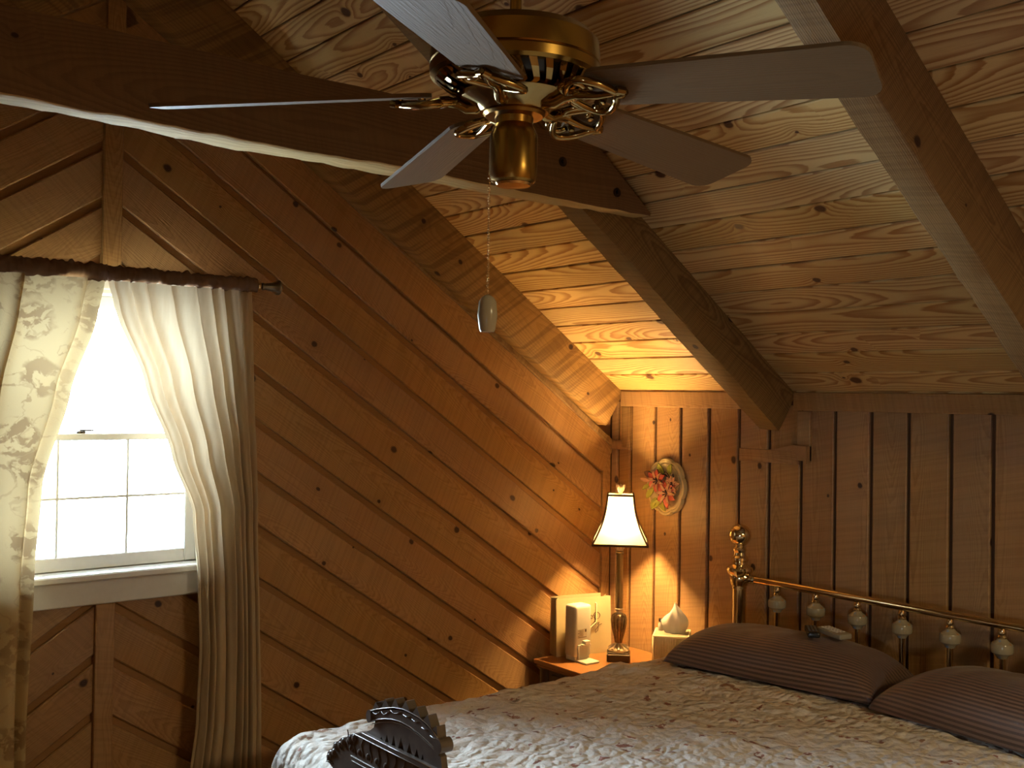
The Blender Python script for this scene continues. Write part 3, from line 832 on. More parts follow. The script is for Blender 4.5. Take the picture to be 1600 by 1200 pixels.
# pull chain
bm = bmesh.new()
cx, cy = -0.0285, 0.022
for i in range(46):
    z = -0.086 - i * 0.00395
    t = bmesh.new(); bmesh.ops.create_icosphere(t, subdivisions=1, radius=0.0021, matrix=Matrix.Translation((cx, cy, z)))
    me = bpy.data.meshes.new('t'); t.to_mesh(me); t.free(); bm.from_mesh(me); bpy.data.meshes.remove(me)
bm_tube(bm, [(cx, cy, -0.078), (cx, cy, -0.268)], 0.0007, 5)
bm_tube(bm, [(-0.02, 0.015, -0.078), (cx, cy, -0.078), (cx, cy, -0.088)], 0.003, 6)
pc = link('pull_chain', bm, BRASSB, fan, smooth=180)
CERAM = simple('cream_ceramic', (0.45, 0.41, 0.30), 0.18, nscale=60, namt=0.05)
pd = link('pull_handle', lathe([(0.0, 0.0), (0.0105, 0.0), (0.0125, 0.004), (0.0155, 0.025), (0.0135, 0.046), (0.0095, 0.053), (0.004, 0.056), (0.0, 0.056)], 24, Matrix.Translation((cx, cy, -0.3225))), CERAM, pc, smooth=40)

# ------------------------------------------------------------------ nightstand
ns = thing('nightstand', (-0.235, -0.335, 0.0), 0, 'red-brown wooden nightstand with dark apron in the corner', 'nightstand')
link('top', bm_box(box((0, 0, 0.6215), (0.43, 0.53, 0.017), 0.005, 2), (0, 0, 0.607), (0.415, 0.515, 0.012), 0.003), CHERRY, ns)
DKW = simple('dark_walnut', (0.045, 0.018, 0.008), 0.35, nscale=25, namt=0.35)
bm = bmesh.new()
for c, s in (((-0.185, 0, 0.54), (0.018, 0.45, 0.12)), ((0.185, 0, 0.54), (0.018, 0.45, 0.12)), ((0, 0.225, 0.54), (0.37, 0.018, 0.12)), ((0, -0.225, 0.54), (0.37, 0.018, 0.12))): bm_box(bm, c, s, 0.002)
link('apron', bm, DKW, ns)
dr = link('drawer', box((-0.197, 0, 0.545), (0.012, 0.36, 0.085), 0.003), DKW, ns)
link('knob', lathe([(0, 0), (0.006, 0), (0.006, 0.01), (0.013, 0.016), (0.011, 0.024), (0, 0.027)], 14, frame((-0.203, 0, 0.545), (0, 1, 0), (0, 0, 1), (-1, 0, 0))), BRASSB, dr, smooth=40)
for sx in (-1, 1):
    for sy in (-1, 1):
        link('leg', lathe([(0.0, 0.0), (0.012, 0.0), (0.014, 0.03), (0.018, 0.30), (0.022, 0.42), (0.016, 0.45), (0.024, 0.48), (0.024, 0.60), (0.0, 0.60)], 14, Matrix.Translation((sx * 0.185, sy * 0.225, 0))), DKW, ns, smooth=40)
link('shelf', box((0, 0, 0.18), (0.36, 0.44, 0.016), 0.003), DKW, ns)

# ------------------------------------------------------------------ lamp
LZ = 0.630
lp = thing('table_lamp', (-0.205, -0.268, LZ), math.radians(45), 'slender bronze table lamp with lit cream bell shade on the nightstand', 'lamp')
BRZ = simple('carved_bronze', (0.17, 0.105, 0.045), 0.38, 0.75, nscale=90, namt=0.55, bump=0.6)
PALEG = simple('pale_gilt_resin', (0.52, 0.40, 0.24), 0.4, 0.2, nscale=60, namt=0.25)
link('base', bm_box(box((0, 0, 0.0145), (0.086, 0.086, 0.029), 0.003), (0, 0, 0.031), (0.078, 0.078, 0.006), 0.002), DARKM, lp)
bm = lathe([(0.0, 0.033), (0.037, 0.033), (0.039, 0.038), (0.034, 0.046), (0.020, 0.052), (0.012, 0.058), (0.010, 0.066), (0.0, 0.066)], 28)
for k in range(10):
    a = 2 * PI * k / 10; bm_tube(bm, [(0.012 * math.cos(a), 0.012 * math.sin(a), 0.060), (0.024 * math.cos(a), 0.024 * math.sin(a), 0.053), (0.037 * math.cos(a), 0.037 * math.sin(a), 0.043)], [0.003, 0.005, 0.006], 6)
link('foot', bm, PALEG, lp, smooth=40)
prof = [(0.0, 0.062), (0.011, 0.064), (0.013, 0.075), (0.020, 0.105), (0.0255, 0.135), (0.027, 0.150), (0.024, 0.164), (0.014, 0.172), (0.0, 0.172)]
bm = lathe(prof, 28)
for k in range(14):
    a = 2 * PI * k / 14; bm_tube(bm, [((r + 0.0006) * math.cos(a), (r + 0.0006) * math.sin(a), z) for r, z in prof[1:-1]], [0.0016, 0.002, 0.003, 0.0036, 0.0036, 0.003, 0.002], 5)
link('urn', bm, BRZ, lp, smooth=50)
link('collar', lathe([(0.0, 0.170), (0.012, 0.170), (0.011, 0.180), (0.015, 0.184), (0.016, 0.189), (0.012, 0.194), (0.0, 0.194)], 24), PALEG, lp, smooth=40)
link('column', lathe([(0.0, 0.192), (0.0135, 0.192), (0.0135, 0.20), (0.012, 0.388), (0.015, 0.392), (0.015, 0.397), (0.012, 0.400), (0.014, 0.405), (0.0, 0.405)], 24), simple('olive_gold_column', (0.20, 0.135, 0.05), 0.35, 0.6, nscale=40, namt=0.2), lp, smooth=40)
bm = lathe([(0.0, 0.400), (0.012, 0.402), (0.013, 0.415), (0.017, 0.428), (0.016, 0.434), (0.0, 0.434)], 24)
for k in range(8):
    a = 2 * PI * k / 8
    bm_tube(bm, [(0.012 * math.cos(a), 0.012 * math.sin(a), 0.410), (0.017 * math.cos(a), 0.017 * math.sin(a), 0.426), (0.025 * math.cos(a), 0.025 * math.sin(a), 0.434), (0.027 * math.cos(a), 0.027 * math.sin(a), 0.429)], [0.003, 0.005, 0.005, 0.003], 6)
link('capital', bm, PALEG, lp, smooth=40)
link('socket', lathe([(0.0, 0.432), (0.010, 0.432), (0.010, 0.504), (0.0, 0.504)], 16), BRASSB, lp, smooth=40)
# shade: square bell, cloth walls, dark trim
ZB, ZT = 0.435, 0.612
def hwid(t): return 0.100 + (0.047 - 0.100) * t - 0.012 * math.sin(PI * t)        # half width from bottom to top
def shade_bm():
    bm = bmesh.new(); n = 12; m = 8
    for face in range(4):
        R_ = Matrix.Rotation(face * PI / 2, 4, 'Z'); vs = []; fs = []
        for j in range(n + 1):
            t = j / n; h = hwid(t); z = ZB + (ZT - ZB) * t
            for i in range(m + 1): vs.append(R_ @ Vector((-h, -h + 2 * h * i / m, z)))
        for j in range(n):
            for i in range(m): a = j * (m + 1) + i; fs.append((a, a + 1, a + m + 2, a + m + 1))
        bm_add(bm, vs, fs)
    bmesh.ops.remove_doubles(bm, verts=bm.verts, dist=1e-5)
    return bm
def shade_mat():
    m, nt, out = new_mat('lit_shade_cloth'); g = G(nt)
    tc = g.n('ShaderNodeTexCoord').outputs['Object']
    n = g.noise(tc, 400, 2)
    col = g.mix(n, (0.90, 0.77, 0.46, 1), (0.95, 0.84, 0.55, 1))
    df = g.n('ShaderNodeBsdfDiffuse'); g.put(df.inputs[0], col)
    tr = g.n('ShaderNodeBsdfTranslucent'); g.put(tr.inputs[0], col)
    mx = g.n('ShaderNodeMixShader'); mx.inputs[0].default_value = 0.60
    nt.links.new(df.outputs[0], mx.inputs[1]); nt.links.new(tr.outputs[0], mx.inputs[2]); nt.links.new(mx.outputs[0], out.inputs[0])
    return m
sh = link('shade', shade_bm(), shade_mat(), lp)
TRIM = simple('brown_braid', (0.07, 0.035, 0.014), 0.7, nscale=200, namt=0.3)
bm = bmesh.new()
for z, h in ((ZB, hwid(0)), (ZT, hwid(1))):
    bm_tube(bm, [(-h, -h, z), (h, -h, z), (h, h, z), (-h, h, z)], 0.0046, 6, True)
for k in range(4):
    R_ = Matrix.Rotation(k * PI / 2, 4, 'Z'); bm_tube(bm, [R_ @ Vector((hwid(t / 10), hwid(t / 10), ZB + (ZT - ZB) * t / 10)) for t in range(11)], 0.0034, 6)
link('braid', bm, TRIM, sh, smooth=180)
bm = bmesh.new()
for k in range(3):
    a = 2 * PI * k / 3 + 0.3; bm_tube(bm, [(0, 0, ZT - 0.004), (0.046 * math.cos(a), 0.046 * math.sin(a), ZT - 0.002)], 0.0015, 5)
bm_tube(bm, [(0, 0, 0.47), (0.028, 0, 0.50), (0.030, 0, 0.55), (0, 0, ZT)], 0.0014, 5); bm_tube(bm, [(0, 0, 0.47), (-0.028, 0, 0.50), (-0.030, 0, 0.55), (0, 0, ZT)], 0.0014, 5)
link('harp', bm, BRASSB, lp)
bm = lathe([(0.0, ZT), (0.006, ZT), (0.007, ZT + 0.008), (0.012, ZT + 0.016), (0.013, ZT + 0.024), (0.010, ZT + 0.030), (0.0, ZT + 0.031)], 16)
for k in range(5):
    a = 2 * PI * k / 5; bm_tube(bm, [(0.009 * math.cos(a), 0.009 * math.sin(a), ZT + 0.014), (0.013 * math.cos(a), 0.013 * math.sin(a), ZT + 0.028), (0.015 * math.cos(a), 0.015 * math.sin(a), ZT + 0.037)], [0.003, 0.004, 0.002], 6)
link('finial', bm, PALEG, lp, smooth=40)
bulbm = simple('glowing_bulb', (1, 0.9, 0.7), 0.4, emit=((1.0, 0.62, 0.26), 60.0))
link('bulb', lathe([(0.0, 0.500), (0.012, 0.505), (0.016, 0.522), (0.024, 0.548), (0.024, 0.562), (0.015, 0.577), (0.0, 0.581)], 16), bulbm, lp, smooth=180)
pl = bpy.data.lights.new('bulb_light', 'POINT'); pl.energy = 158; pl.color = (1.0, 0.60, 0.22); pl.shadow_soft_size = 0.028
po = bpy.data.objects.new('bulb_light', pl); COL.objects.link(po); po.parent = lp; po.location = (0, 0, 0.552)

# ------------------------------------------------------------------ wall plaque with lilies
pq = thing('wall_plaque', (-0.004, -0.318, 1.266), 0, 'scalloped oval plaque with raised pink lilies on the cedar wall', 'plaque')
PLQ = simple('cream_plaster', (0.62, 0.50, 0.26), 0.4, nscale=40, namt=0.15)
PINK = simple('pink_glaze', (0.62, 0.13, 0.09), 0.35, nscale=70, namt=0.5)
PALEP = simple('pale_petal_glaze', (0.72, 0.42, 0.25), 0.35, nscale=70, namt=0.3)
GREEN = simple('yellow_green_glaze', (0.32, 0.33, 0.05), 0.4, nscale=60, namt=0.4)
DARKG = simple('dark_centre_glaze', (0.06, 0.025, 0.015), 0.4, nscale=60, namt=0.4)
# local frame: plaque faces -X;  (u to the right in the photo = -Y, v = Z)
def U(u, v, d): return Vector((-d, -u, v))
def scallop(R_, d0, d1, n=96):
    o_ = []
    for i in range(n):
        a = 2 * PI * i / n
        lob = 0.93 + 0.07 * abs(math.cos(4 * a)) ** 0.6
        o_.append((R_ * 0.94 * lob * math.cos(a), R_ * 1.06 * lob * math.sin(a)))
    return o_
bm = bmesh.new()
rings = [(0.104, 0.0), (0.104, 0.010), (0.100, 0.016), (0.094, 0.017), (0.090, 0.012), (0.086, 0.012), (0.082, 0.015), (0.077, 0.014), (0.070, 0.009)]
vs = []; n = 96
for R_, d in rings: vs += [U(a, b, d) for a, b in scallop(R_, 0, 0, n)]
fs = []
for k in range(len(rings) - 1):
    for i in range(n): fs.append((k * n + i, k * n + (i + 1) % n, (k + 1) * n + (i + 1) % n, (k + 1) * n + i))
fs.append([(len(rings) - 1) * n + i for i in range(n)]); fs.append(list(range(n))[::-1])
bm_add(bm, vs, fs); bmesh.ops.recalc_face_normals(bm, faces=bm.faces)
link('plate', bm, PLQ, pq, smooth=40)
def petal(cx_, cy_, ang, L, W, d0, lift):
    """a curved pointed petal with thickness"""
    bm = bmesh.new(); vs = []; n = 8
    for i in range(n + 1):
        t = i / n; w = W * math.sin(PI * (0.12 + 0.88 * t)) ** 0.8 * (1 if i < n else 0.05)
        for s_, e in ((-1, 0.003), (0, 0.0), (1, 0.003)):
            a = L * t; b = w * s_ * 0.5
            vs.append(U(cx_ + a * math.cos(ang) - b * math.sin(ang), cy_ + a * math.sin(ang) + b * math.cos(ang), d0 + lift * math.sin(PI * 0.75 * t) + e))
    m_ = len(vs); vs2 = [v + Vector((0.003, 0, 0)) for v in vs]
    fs = []
    for i in range(n):
        for j in range(2):
            a = i * 3 + j; fs.append((a, a + 1, a + 4, a + 3)); fs.append((m_ + a, m_ + a + 3, m_ + a + 4, m_ + a + 1))
        fs.append((i * 3, (i + 1) * 3, m_ + (i + 1) * 3, m_ + i * 3)); fs.append((i * 3 + 2, m_ + i * 3 + 2, m_ + (i + 1) * 3 + 2, (i + 1) * 3 + 2))
    bm_add(bm, vs + vs2, fs); bmesh.ops.recalc_face_normals(bm, faces=bm.faces)
    return bm
def joinbm(bms):
    r = bmesh.new()
    for b in bms:
        me = bpy.data.meshes.new('t'); b.to_mesh(me); b.free(); r.from_mesh(me); bpy.data.meshes.remove(me)
    return r
for (cx_, cy_, R_, a0, d) in ((0.018, -0.022, 0.058, -1.4, 0.020), (-0.030, 0.022, 0.050, 0.5, 0.022), (0.045, 0.010, 0.040, 0.2, 0.018)):
    fl_ = link('lily', joinbm([petal(cx_, cy_, a0 + k * PI / 3 + 0.1 * math.sin(k * 5), R_ * (1 - 0.12 * (k % 2)), R_ * 0.48, d, 0.012) for k in range(6)]), PINK if R_ > 0.045 else PALEP, pq, smooth=60)
    link('petal_edge', joinbm([petal(cx_, cy_, a0 + k * PI / 3 + 0.35, R_ * 0.86, R_ * 0.22, d + 0.004, 0.012) for k in range(6)]), PALEP, fl_, smooth=60)
    link('stamen', joinbm([tube([U(cx_, cy_, d + 0.004), U(cx_ + 0.012 * math.cos(k * 1.26), cy_ + 0.012 * math.sin(k * 1.26), d + 0.018)], [0.0015, 0.003], 6) for k in range(5)]), DARKG, fl_, smooth=60)
for (cx_, cy_, an, L) in ((-0.045, -0.045, -1.9, 0.05), (-0.02, -0.05, -2.4, 0.055), (-0.06, -0.01, -2.2, 0.05), (0.02, 0.05, 1.2, 0.042), (-0.01, 0.05, 2.1, 0.045), (-0.02, -0.055, -0.9, 0.045)):
    link('leaf', petal(cx_, cy_, an, L, 0.024, 0.014, 0.008), GREEN, pq, smooth=60)
link('hummingbird', joinbm([petal(-0.055, 0.035, 2.75, 0.045, 0.026, 0.022, 0.006), petal(-0.055, 0.032, 2.2, 0.030, 0.018, 0.022, 0.006)]), DARKG, pq, smooth=60)
link('leaf_tip', petal(-0.075, 0.018, 3.0, 0.046, 0.015, 0.018, 0.010), PALEP, pq, smooth=60)
link('leaf_tip', petal(-0.072, 0.005, 3.7, 0.042, 0.016, 0.018, 0.008), GREEN, pq, smooth=60)
bm = bmesh.new()
for an in range(5): bm_tube(bm, [U(0.025 * math.cos(t * 0.5 + an) * (1 + t * 0.16), 0.03 * math.sin(t * 0.5 + an) * (1 + t * 0.18) + 0.01, 0.014) for t in range(7)], 0.0022, 5)
link('stem', bm, DARKG, pq, smooth=60)

# ------------------------------------------------------------------ paper gift bag
bag = thing('gift_bag', (-0.245, -0.105, 0.630), math.radians(-16), 'cream paper gift bag with script lettering, behind the white router', 'bag')
PAPER = simple('cream_paper', (0.46, 0.37, 0.20), 0.45, nscale=18, namt=0.10, bump=0.2)
bw, bd, bh = 0.115, 0.030, 0.212
def sheet(pts, thick=0.0012):
    vs = [Vector(p) for p in pts]; nn = (vs[1] - vs[0]).cross(vs[3] - vs[0]).normalized()
    return bm_add_ret(vs, nn * thick)
def bm_add_ret(vs, o_):
    bm = bmesh.new(); n = len(vs)
    bm_add(bm, vs + [v + o_ for v in vs], [list(range(n)), list(range(n, 2 * n))[::-1]] + [(i, (i + 1) % n, n + (i + 1) % n, n + i) for i in range(n)])
    bmesh.ops.recalc_face_normals(bm, faces=bm.faces); return bm
y0_, y1_ = -bd, bd
bm = joinbm([sheet([(-bw, y0_, 0), (bw, y0_, 0), (bw - 0.001, y0_ + 0.012, bh), (-bw + 0.001, y0_ + 0.012, bh)]),
             sheet([(bw, y1_, 0), (-bw, y1_, 0), (-bw - 0.004, y1_ - 0.010, bh + 0.004), (bw - 0.022, y1_ - 0.010, bh + 0.006)]),
             sheet([(-bw, y1_, 0), (-bw, 0, 0), (-bw + 0.018, 0, bh), (-bw, y1_ - 0.010, bh)]), sheet([(-bw, 0, 0), (-bw, y0_, 0), (-bw, y0_ + 0.012, bh), (-bw + 0.018, 0, bh)]),
             sheet([(bw, 0, 0), (bw, y1_, 0), (bw, y1_ - 0.010, bh), (bw - 0.018, 0, bh)]), sheet([(bw, y0_, 0), (bw, 0, 0), (bw - 0.018, 0, bh), (bw, y0_ + 0.012, bh)]),
             sheet([(-bw, y0_, 0.001), (bw, y0_, 0.001), (bw, y1_, 0.001), (-bw, y1_, 0.001)])])
link('body', bm, PAPER, bag)
def fy(z): return y0_ + 0.012 * z / bh - 0.0016
link('handle', tube([(-0.050, fy(0.195), 0.192), (-0.048, fy(0.2) - 0.004, 0.197), (-0.046, fy(0.185) - 0.005, 0.175), (-0.040, fy(0.1) - 0.006, 0.110), (0.020, fy(0.09) - 0.008, 0.098), (0.050, fy(0.1) - 0.006, 0.120), (0.051, fy(0.17) - 0.005, 0.165), (0.052, fy(0.19) - 0.004, 0.188), (0.049, fy(0.19), 0.190)], 0.0024, 8), simple('cream_cord', (0.75, 0.63, 0.36), 0.7), bag, smooth=60)
INK = simple('brown_ink', (0.10, 0.055, 0.02), 0.6)
bm = bmesh.new()
def script(pts, r=0.0011): bm_tube(bm, [(0.044 + x, fy(z) - 0.0006, z) for x, z in pts], r, 5)
script([(-0.012 + 0.004 * math.cos(t), 0.138 + 0.007 * math.sin(t)) for t in np.linspace(0, 5.5, 14)])
script([(-0.010, 0.130), (-0.002, 0.146), (0.004, 0.118), (-0.010, 0.098), (-0.014, 0.106), (0.002, 0.122), (0.012, 0.138)])
script([(0.010 + 0.014 * math.cos(t), 0.142 + 0.013 * math.sin(t)) for t in np.linspace(-2.6, 3.2, 20)])
script([(0.002, 0.150), (0.004, 0.128), (0.000, 0.112)])
script([(-0.004, 0.112), (0.004, 0.118), (0.005, 0.108), (0.012, 0.118), (0.013, 0.107), (0.020, 0.117), (0.014, 0.085), (0.004, 0.078), (0.003, 0.086), (0.020, 0.106), (0.032, 0.110)])
link('script_lettering', bm, INK, bag)

# ------------------------------------------------------------------ router
ROU = simple('white_plastic', (0.56, 0.51, 0.39), 0.35, nscale=30, namt=0.03)
rt = thing('router', (-0.325, -0.175, 0.630), math.radians(-92), 'white upright internet router on a foot, left end of the nightstand', 'router')
# local: +X = label face normal, Y = width
link('body', box((0, 0, 0.110), (0.062, 0.080, 0.190), 0.012, 3), ROU, rt, smooth=40)
bm = box((0.055, 0.0, 0.004), (0.062, 0.066, 0.008), 0.002); bm_box(bm, (0.0, 0, 0.010), (0.056, 0.072, 0.020), 0.004)
bm_box(bm, (0.034, -0.005, 0.035), (0.008, 0.046, 0.055), 0.002); bm_box(bm, (0.038, 0.004, 0.062), (0.018, 0.040, 0.006), 0.0015); bm_box(bm, (0.040, 0.006, 0.070), (0.020, 0.024, 0.014), 0.002)
link('stand', bm, ROU, rt, smooth=40)
lb = link('label', box((0.0315, -0.006, 0.103), (0.0008, 0.044, 0.034)), simple('pale_label', (0.50, 0.44, 0.31), 0.5), rt)
bm = bmesh.new()
for k in range(5): bm_box(bm, (0.0321, -0.010 + (0.0 if k % 2 else -0.004), 0.114 - k * 0.005), (0.0006, 0.026 - 0.006 * (k % 2), 0.0014))
bm_box(bm, (0.0321, 0.010, 0.112), (0.0006, 0.007, 0.010)); bm_box(bm, (0.0321, -0.006, 0.0885), (0.0006, 0.040, 0.0022))
link('label_print', bm, INK, lb)
rtM = rt.matrix_local.inverted()
link('cable', tube([rtM @ Vector(p) for p in ((-0.315, -0.150, 0.640), (-0.345, -0.160, 0.638), (-0.40, -0.195, 0.640), (-0.445, -0.225, 0.636), (-0.475, -0.245, 0.615), (-0.495, -0.26, 0.56), (-0.50, -0.265, 0.40), (-0.49, -0.26, 0.02))], 0.0028, 8), ROU, rt, smooth=180)

# ------------------------------------------------------------------ tissue box and little bottle
tb = thing('tissue_box', (-0.122, -0.455, 0.630), math.radians(38), 'square pale ribbed tissue box cover with tissue showing, on the nightstand', 'tissue box')
RIB = simple('pale_wicker', (0.36, 0.30, 0.18), 0.5, nscale=80, namt=0.12)
bm = box((0, 0, 0.064), (0.122, 0.122, 0.122), 0.002)
for k in range(19):
    q = -0.054 + k * 0.006
    for s_ in (-1, 1):
        bm_tube(bm, [(s_ * 0.0612, q, 0.006), (s_ * 0.0612, q, 0.116)], 0.0022, 5); bm_tube(bm, [(q, s_ * 0.0612, 0.006), (q, s_ * 0.0612, 0.116)], 0.0022, 5)
link('cover', bm, RIB, tb, smooth=40)
bm = bmesh.new()
for z in (0.122, 0.004):
    bm_tube(bm, [(-0.062, -0.062, z), (0.062, -0.062, z), (0.062, 0.062, z), (-0.062, 0.062, z)], 0.004, 6, True)
for sx in (-1, 1):
    for sy in (-1, 1): bm_tube(bm, [(sx * 0.062, sy * 0.062, 0.004), (sx * 0.062, sy * 0.062, 0.122)], 0.0035, 6)
link('rim', bm, simple('pale_gold_rim', (0.72, 0.62, 0.38), 0.4), tb, smooth=180)
TIS = fabric('tissue_paper', (0.85, 0.80, 0.68), (0.80, 0.74, 0.60), 0.3, 'weave')
vs, fs = [], []
nu, nv = 28, 14
for j in range(nv + 1):
    t = j / nv
    for i in range(nu):
        a = 2 * PI * i / nu
        r = 0.014 + 0.023 * math.sin(PI * min(1, 0.12 + 0.80 * t)) - 0.010 * t * t
        r *= 1 + 0.22 * math.sin(3 * a + 1.0) * (0.5 + 0.5 * t) + 0.16 * math.sin(7 * a + 3 * t)
        z = 0.122 + 0.106 * t * (1 - 0.40 * max(0, math.cos(a - 1.2)) * t - 0.10 * math.sin(3 * a) * t) - 0.004
        vs.append((r * math.cos(a) * 0.75 + 0.006 * t, r * math.sin(a) * 1.15 - 0.010 + 0.004 * t, z))
for j in range(nv):
    for i in range(nu): fs.append((j * nu + i, j * nu + (i + 1) % nu, (j + 1) * nu + (i + 1) % nu, (j + 1) * nu + i))
fs.append([nv * nu + i for i in range(nu)])
link('tissue', mesh_from(vs, fs), TIS, tb, smooth=60)
bo = thing('small_bottle', (-0.130, -0.408, 0.7535), 0, 'tiny clear bottle with silver cap beside the tissue, on the box', 'bottle')
GL2 = simple('clear_bottle_glass', (0.55, 0.50, 0.40), 0.08, 0.0, nscale=50, namt=0.1)
link('body', lathe([(0.0, 0.0), (0.009, 0.0), (0.0095, 0.003), (0.0095, 0.026), (0.005, 0.032), (0.005, 0.036), (0.0, 0.036)], 16), GL2, bo, smooth=40)
link('cap', lathe([(0.0, 0.034), (0.0075, 0.034), (0.0075, 0.044), (0.006, 0.046), (0.0, 0.046)], 16), simple('silver_cap', (0.7, 0.68, 0.62), 0.15, 1.0), bo, smooth=40)

# ------------------------------------------------------------------ brass bed
bed = thing('brass_bed', (-0.062, -0.71, 0.0), 0, 'polished brass bed with ball-topped post and porcelain-beaded spindles', 'bed')
postp = [(0.0, 0.0), (0.024, 0.0), (0.024, 0.945), (0.026, 0.948), (0.026, 0.956), (0.030, 0.960), (0.033, 0.972), (0.035, 0.985), (0.034, 0.990), (0.040, 0.996), (0.045, 1.004), (0.047, 1.012), (0.044, 1.020), (0.034, 1.026), (0.027, 1.032), (0.026, 1.040), (0.030, 1.046), (0.029, 1.054), (0.022, 1.062), (0.020, 1.072), (0.024, 1.080), (0.022, 1.086), (0.016, 1.092), (0.016, 1.096)]
for i in range(13):
    a = -PI / 2 + 0.42 + (PI - 0.42) * i / 12; postp.append((max(0.0, 0.039 * math.cos(a)), 1.131 + 0.039 * math.sin(a)))
PORC = None
def porcelain():
    m, nt, out = new_mat('flowered_porcelain'); g = G(nt)
    tc = g.n('ShaderNodeTexCoord').outputs['Object']
    v = g.n('ShaderNodeTexVoronoi'); v.inputs['Scale'].default_value = 75; g.put(v.inputs['Vector'], tc)
    k = g.sep(v.outputs['Color'])
    s = g.m('MULTIPLY', g.ss(v.outputs['Distance'], 0.25, 0.42, 1, 0), g.m('GREATER_THAN', k[0], 0.62))
    fcol = g.mix(g.m('GREATER_THAN', k[1], 0.5), (0.45, 0.22, 0.08, 1), (0.25, 0.30, 0.36, 1))
    p = g.n('ShaderNodeBsdfPrincipled'); g.put(p.inputs['Base Color'], g.mix(s, (0.35, 0.29, 0.18, 1), fcol)); p.inputs['Roughness'].default_value = 0.12
    nt.links.new(p.outputs[0], out.inputs[0]); return m
PORC = porcelain()
for y in (0.0, -1.52): link('post', lathe(postp, 36, Matrix.Translation((0, y, 0))), BRASSB, bed, smooth=28)
link('top_rail', tube([(0, -0.02, 0.986), (0, -1.50, 0.986)], 0.0125, 16), BRASSB, bed, smooth=60)
link('lower_rail', tube([(0, -0.02, 0.50), (0, -1.50, 0.50)], 0.0125, 16), BRASSB, bed, smooth=60)
kn = [(0.0, 0.0), (0.014, 0.0), (0.019, 0.006), (0.019, 0.012), (0.013, 0.017), (0.016, 0.022), (0.0175, 0.028), (0.014, 0.034), (0.016, 0.040), (0.013, 0.046), (0.0, 0.046)]
for y, s_ in ((-0.022, -1), (-1.498, 1)): link('rail_collar', lathe(kn, 20, frame((0, y, 0.986), (0, 0, 1), (s_, 0, 0), (0, s_, 0))), BRASSB, bed, smooth=40)
for k in range(9):
    y = -0.158 - k * 0.1515
    link('spindle', lathe([(0.0, 0.50), (0.0085, 0.50), (0.0085, 0.91), (0.0, 0.91)], 12, Matrix.Translation((0, y, 0))), BRASSB, bed, smooth=40)
    bd_ = link('porcelain_bead', lathe([(0.0, 0.892), (0.013, 0.892), (0.018, 0.901), (0.0285, 0.908), (0.030, 0.914), (0.030, 0.927), (0.028, 0.933), (0.016, 0.942), (0.011, 0.948), (0.0, 0.948)], 24), PORC, bed, Matrix.Translation((0, y, 0)), smooth=28)
    link('brass_neck', lathe([(0.0, 0.946), (0.011, 0.946), (0.013, 0.951), (0.010, 0.957), (0.012, 0.963), (0.009, 0.975), (0.0, 0.975)], 16), BRASSB, bd_, smooth=40)
for y in (-0.03, -1.49): link('side_rail', box((-0.86, y, 0.26), (1.68, 0.03, 0.10), 0.003), DARKM, bed)
for y in (-0.03, -1.49): link('foot_leg', tube([(-1.66, y, 0.0), (-1.66, y, 0.30)], 0.02, 12), DARKM, bed, smooth=60)
link('mattress', box((-0.86, -0.76, 0.50), (1.57, 1.46, 0.36), 0.05, 3), simple('mattress_ticking', (0.7, 0.68, 0.62), 0.9), bed, smooth=40)

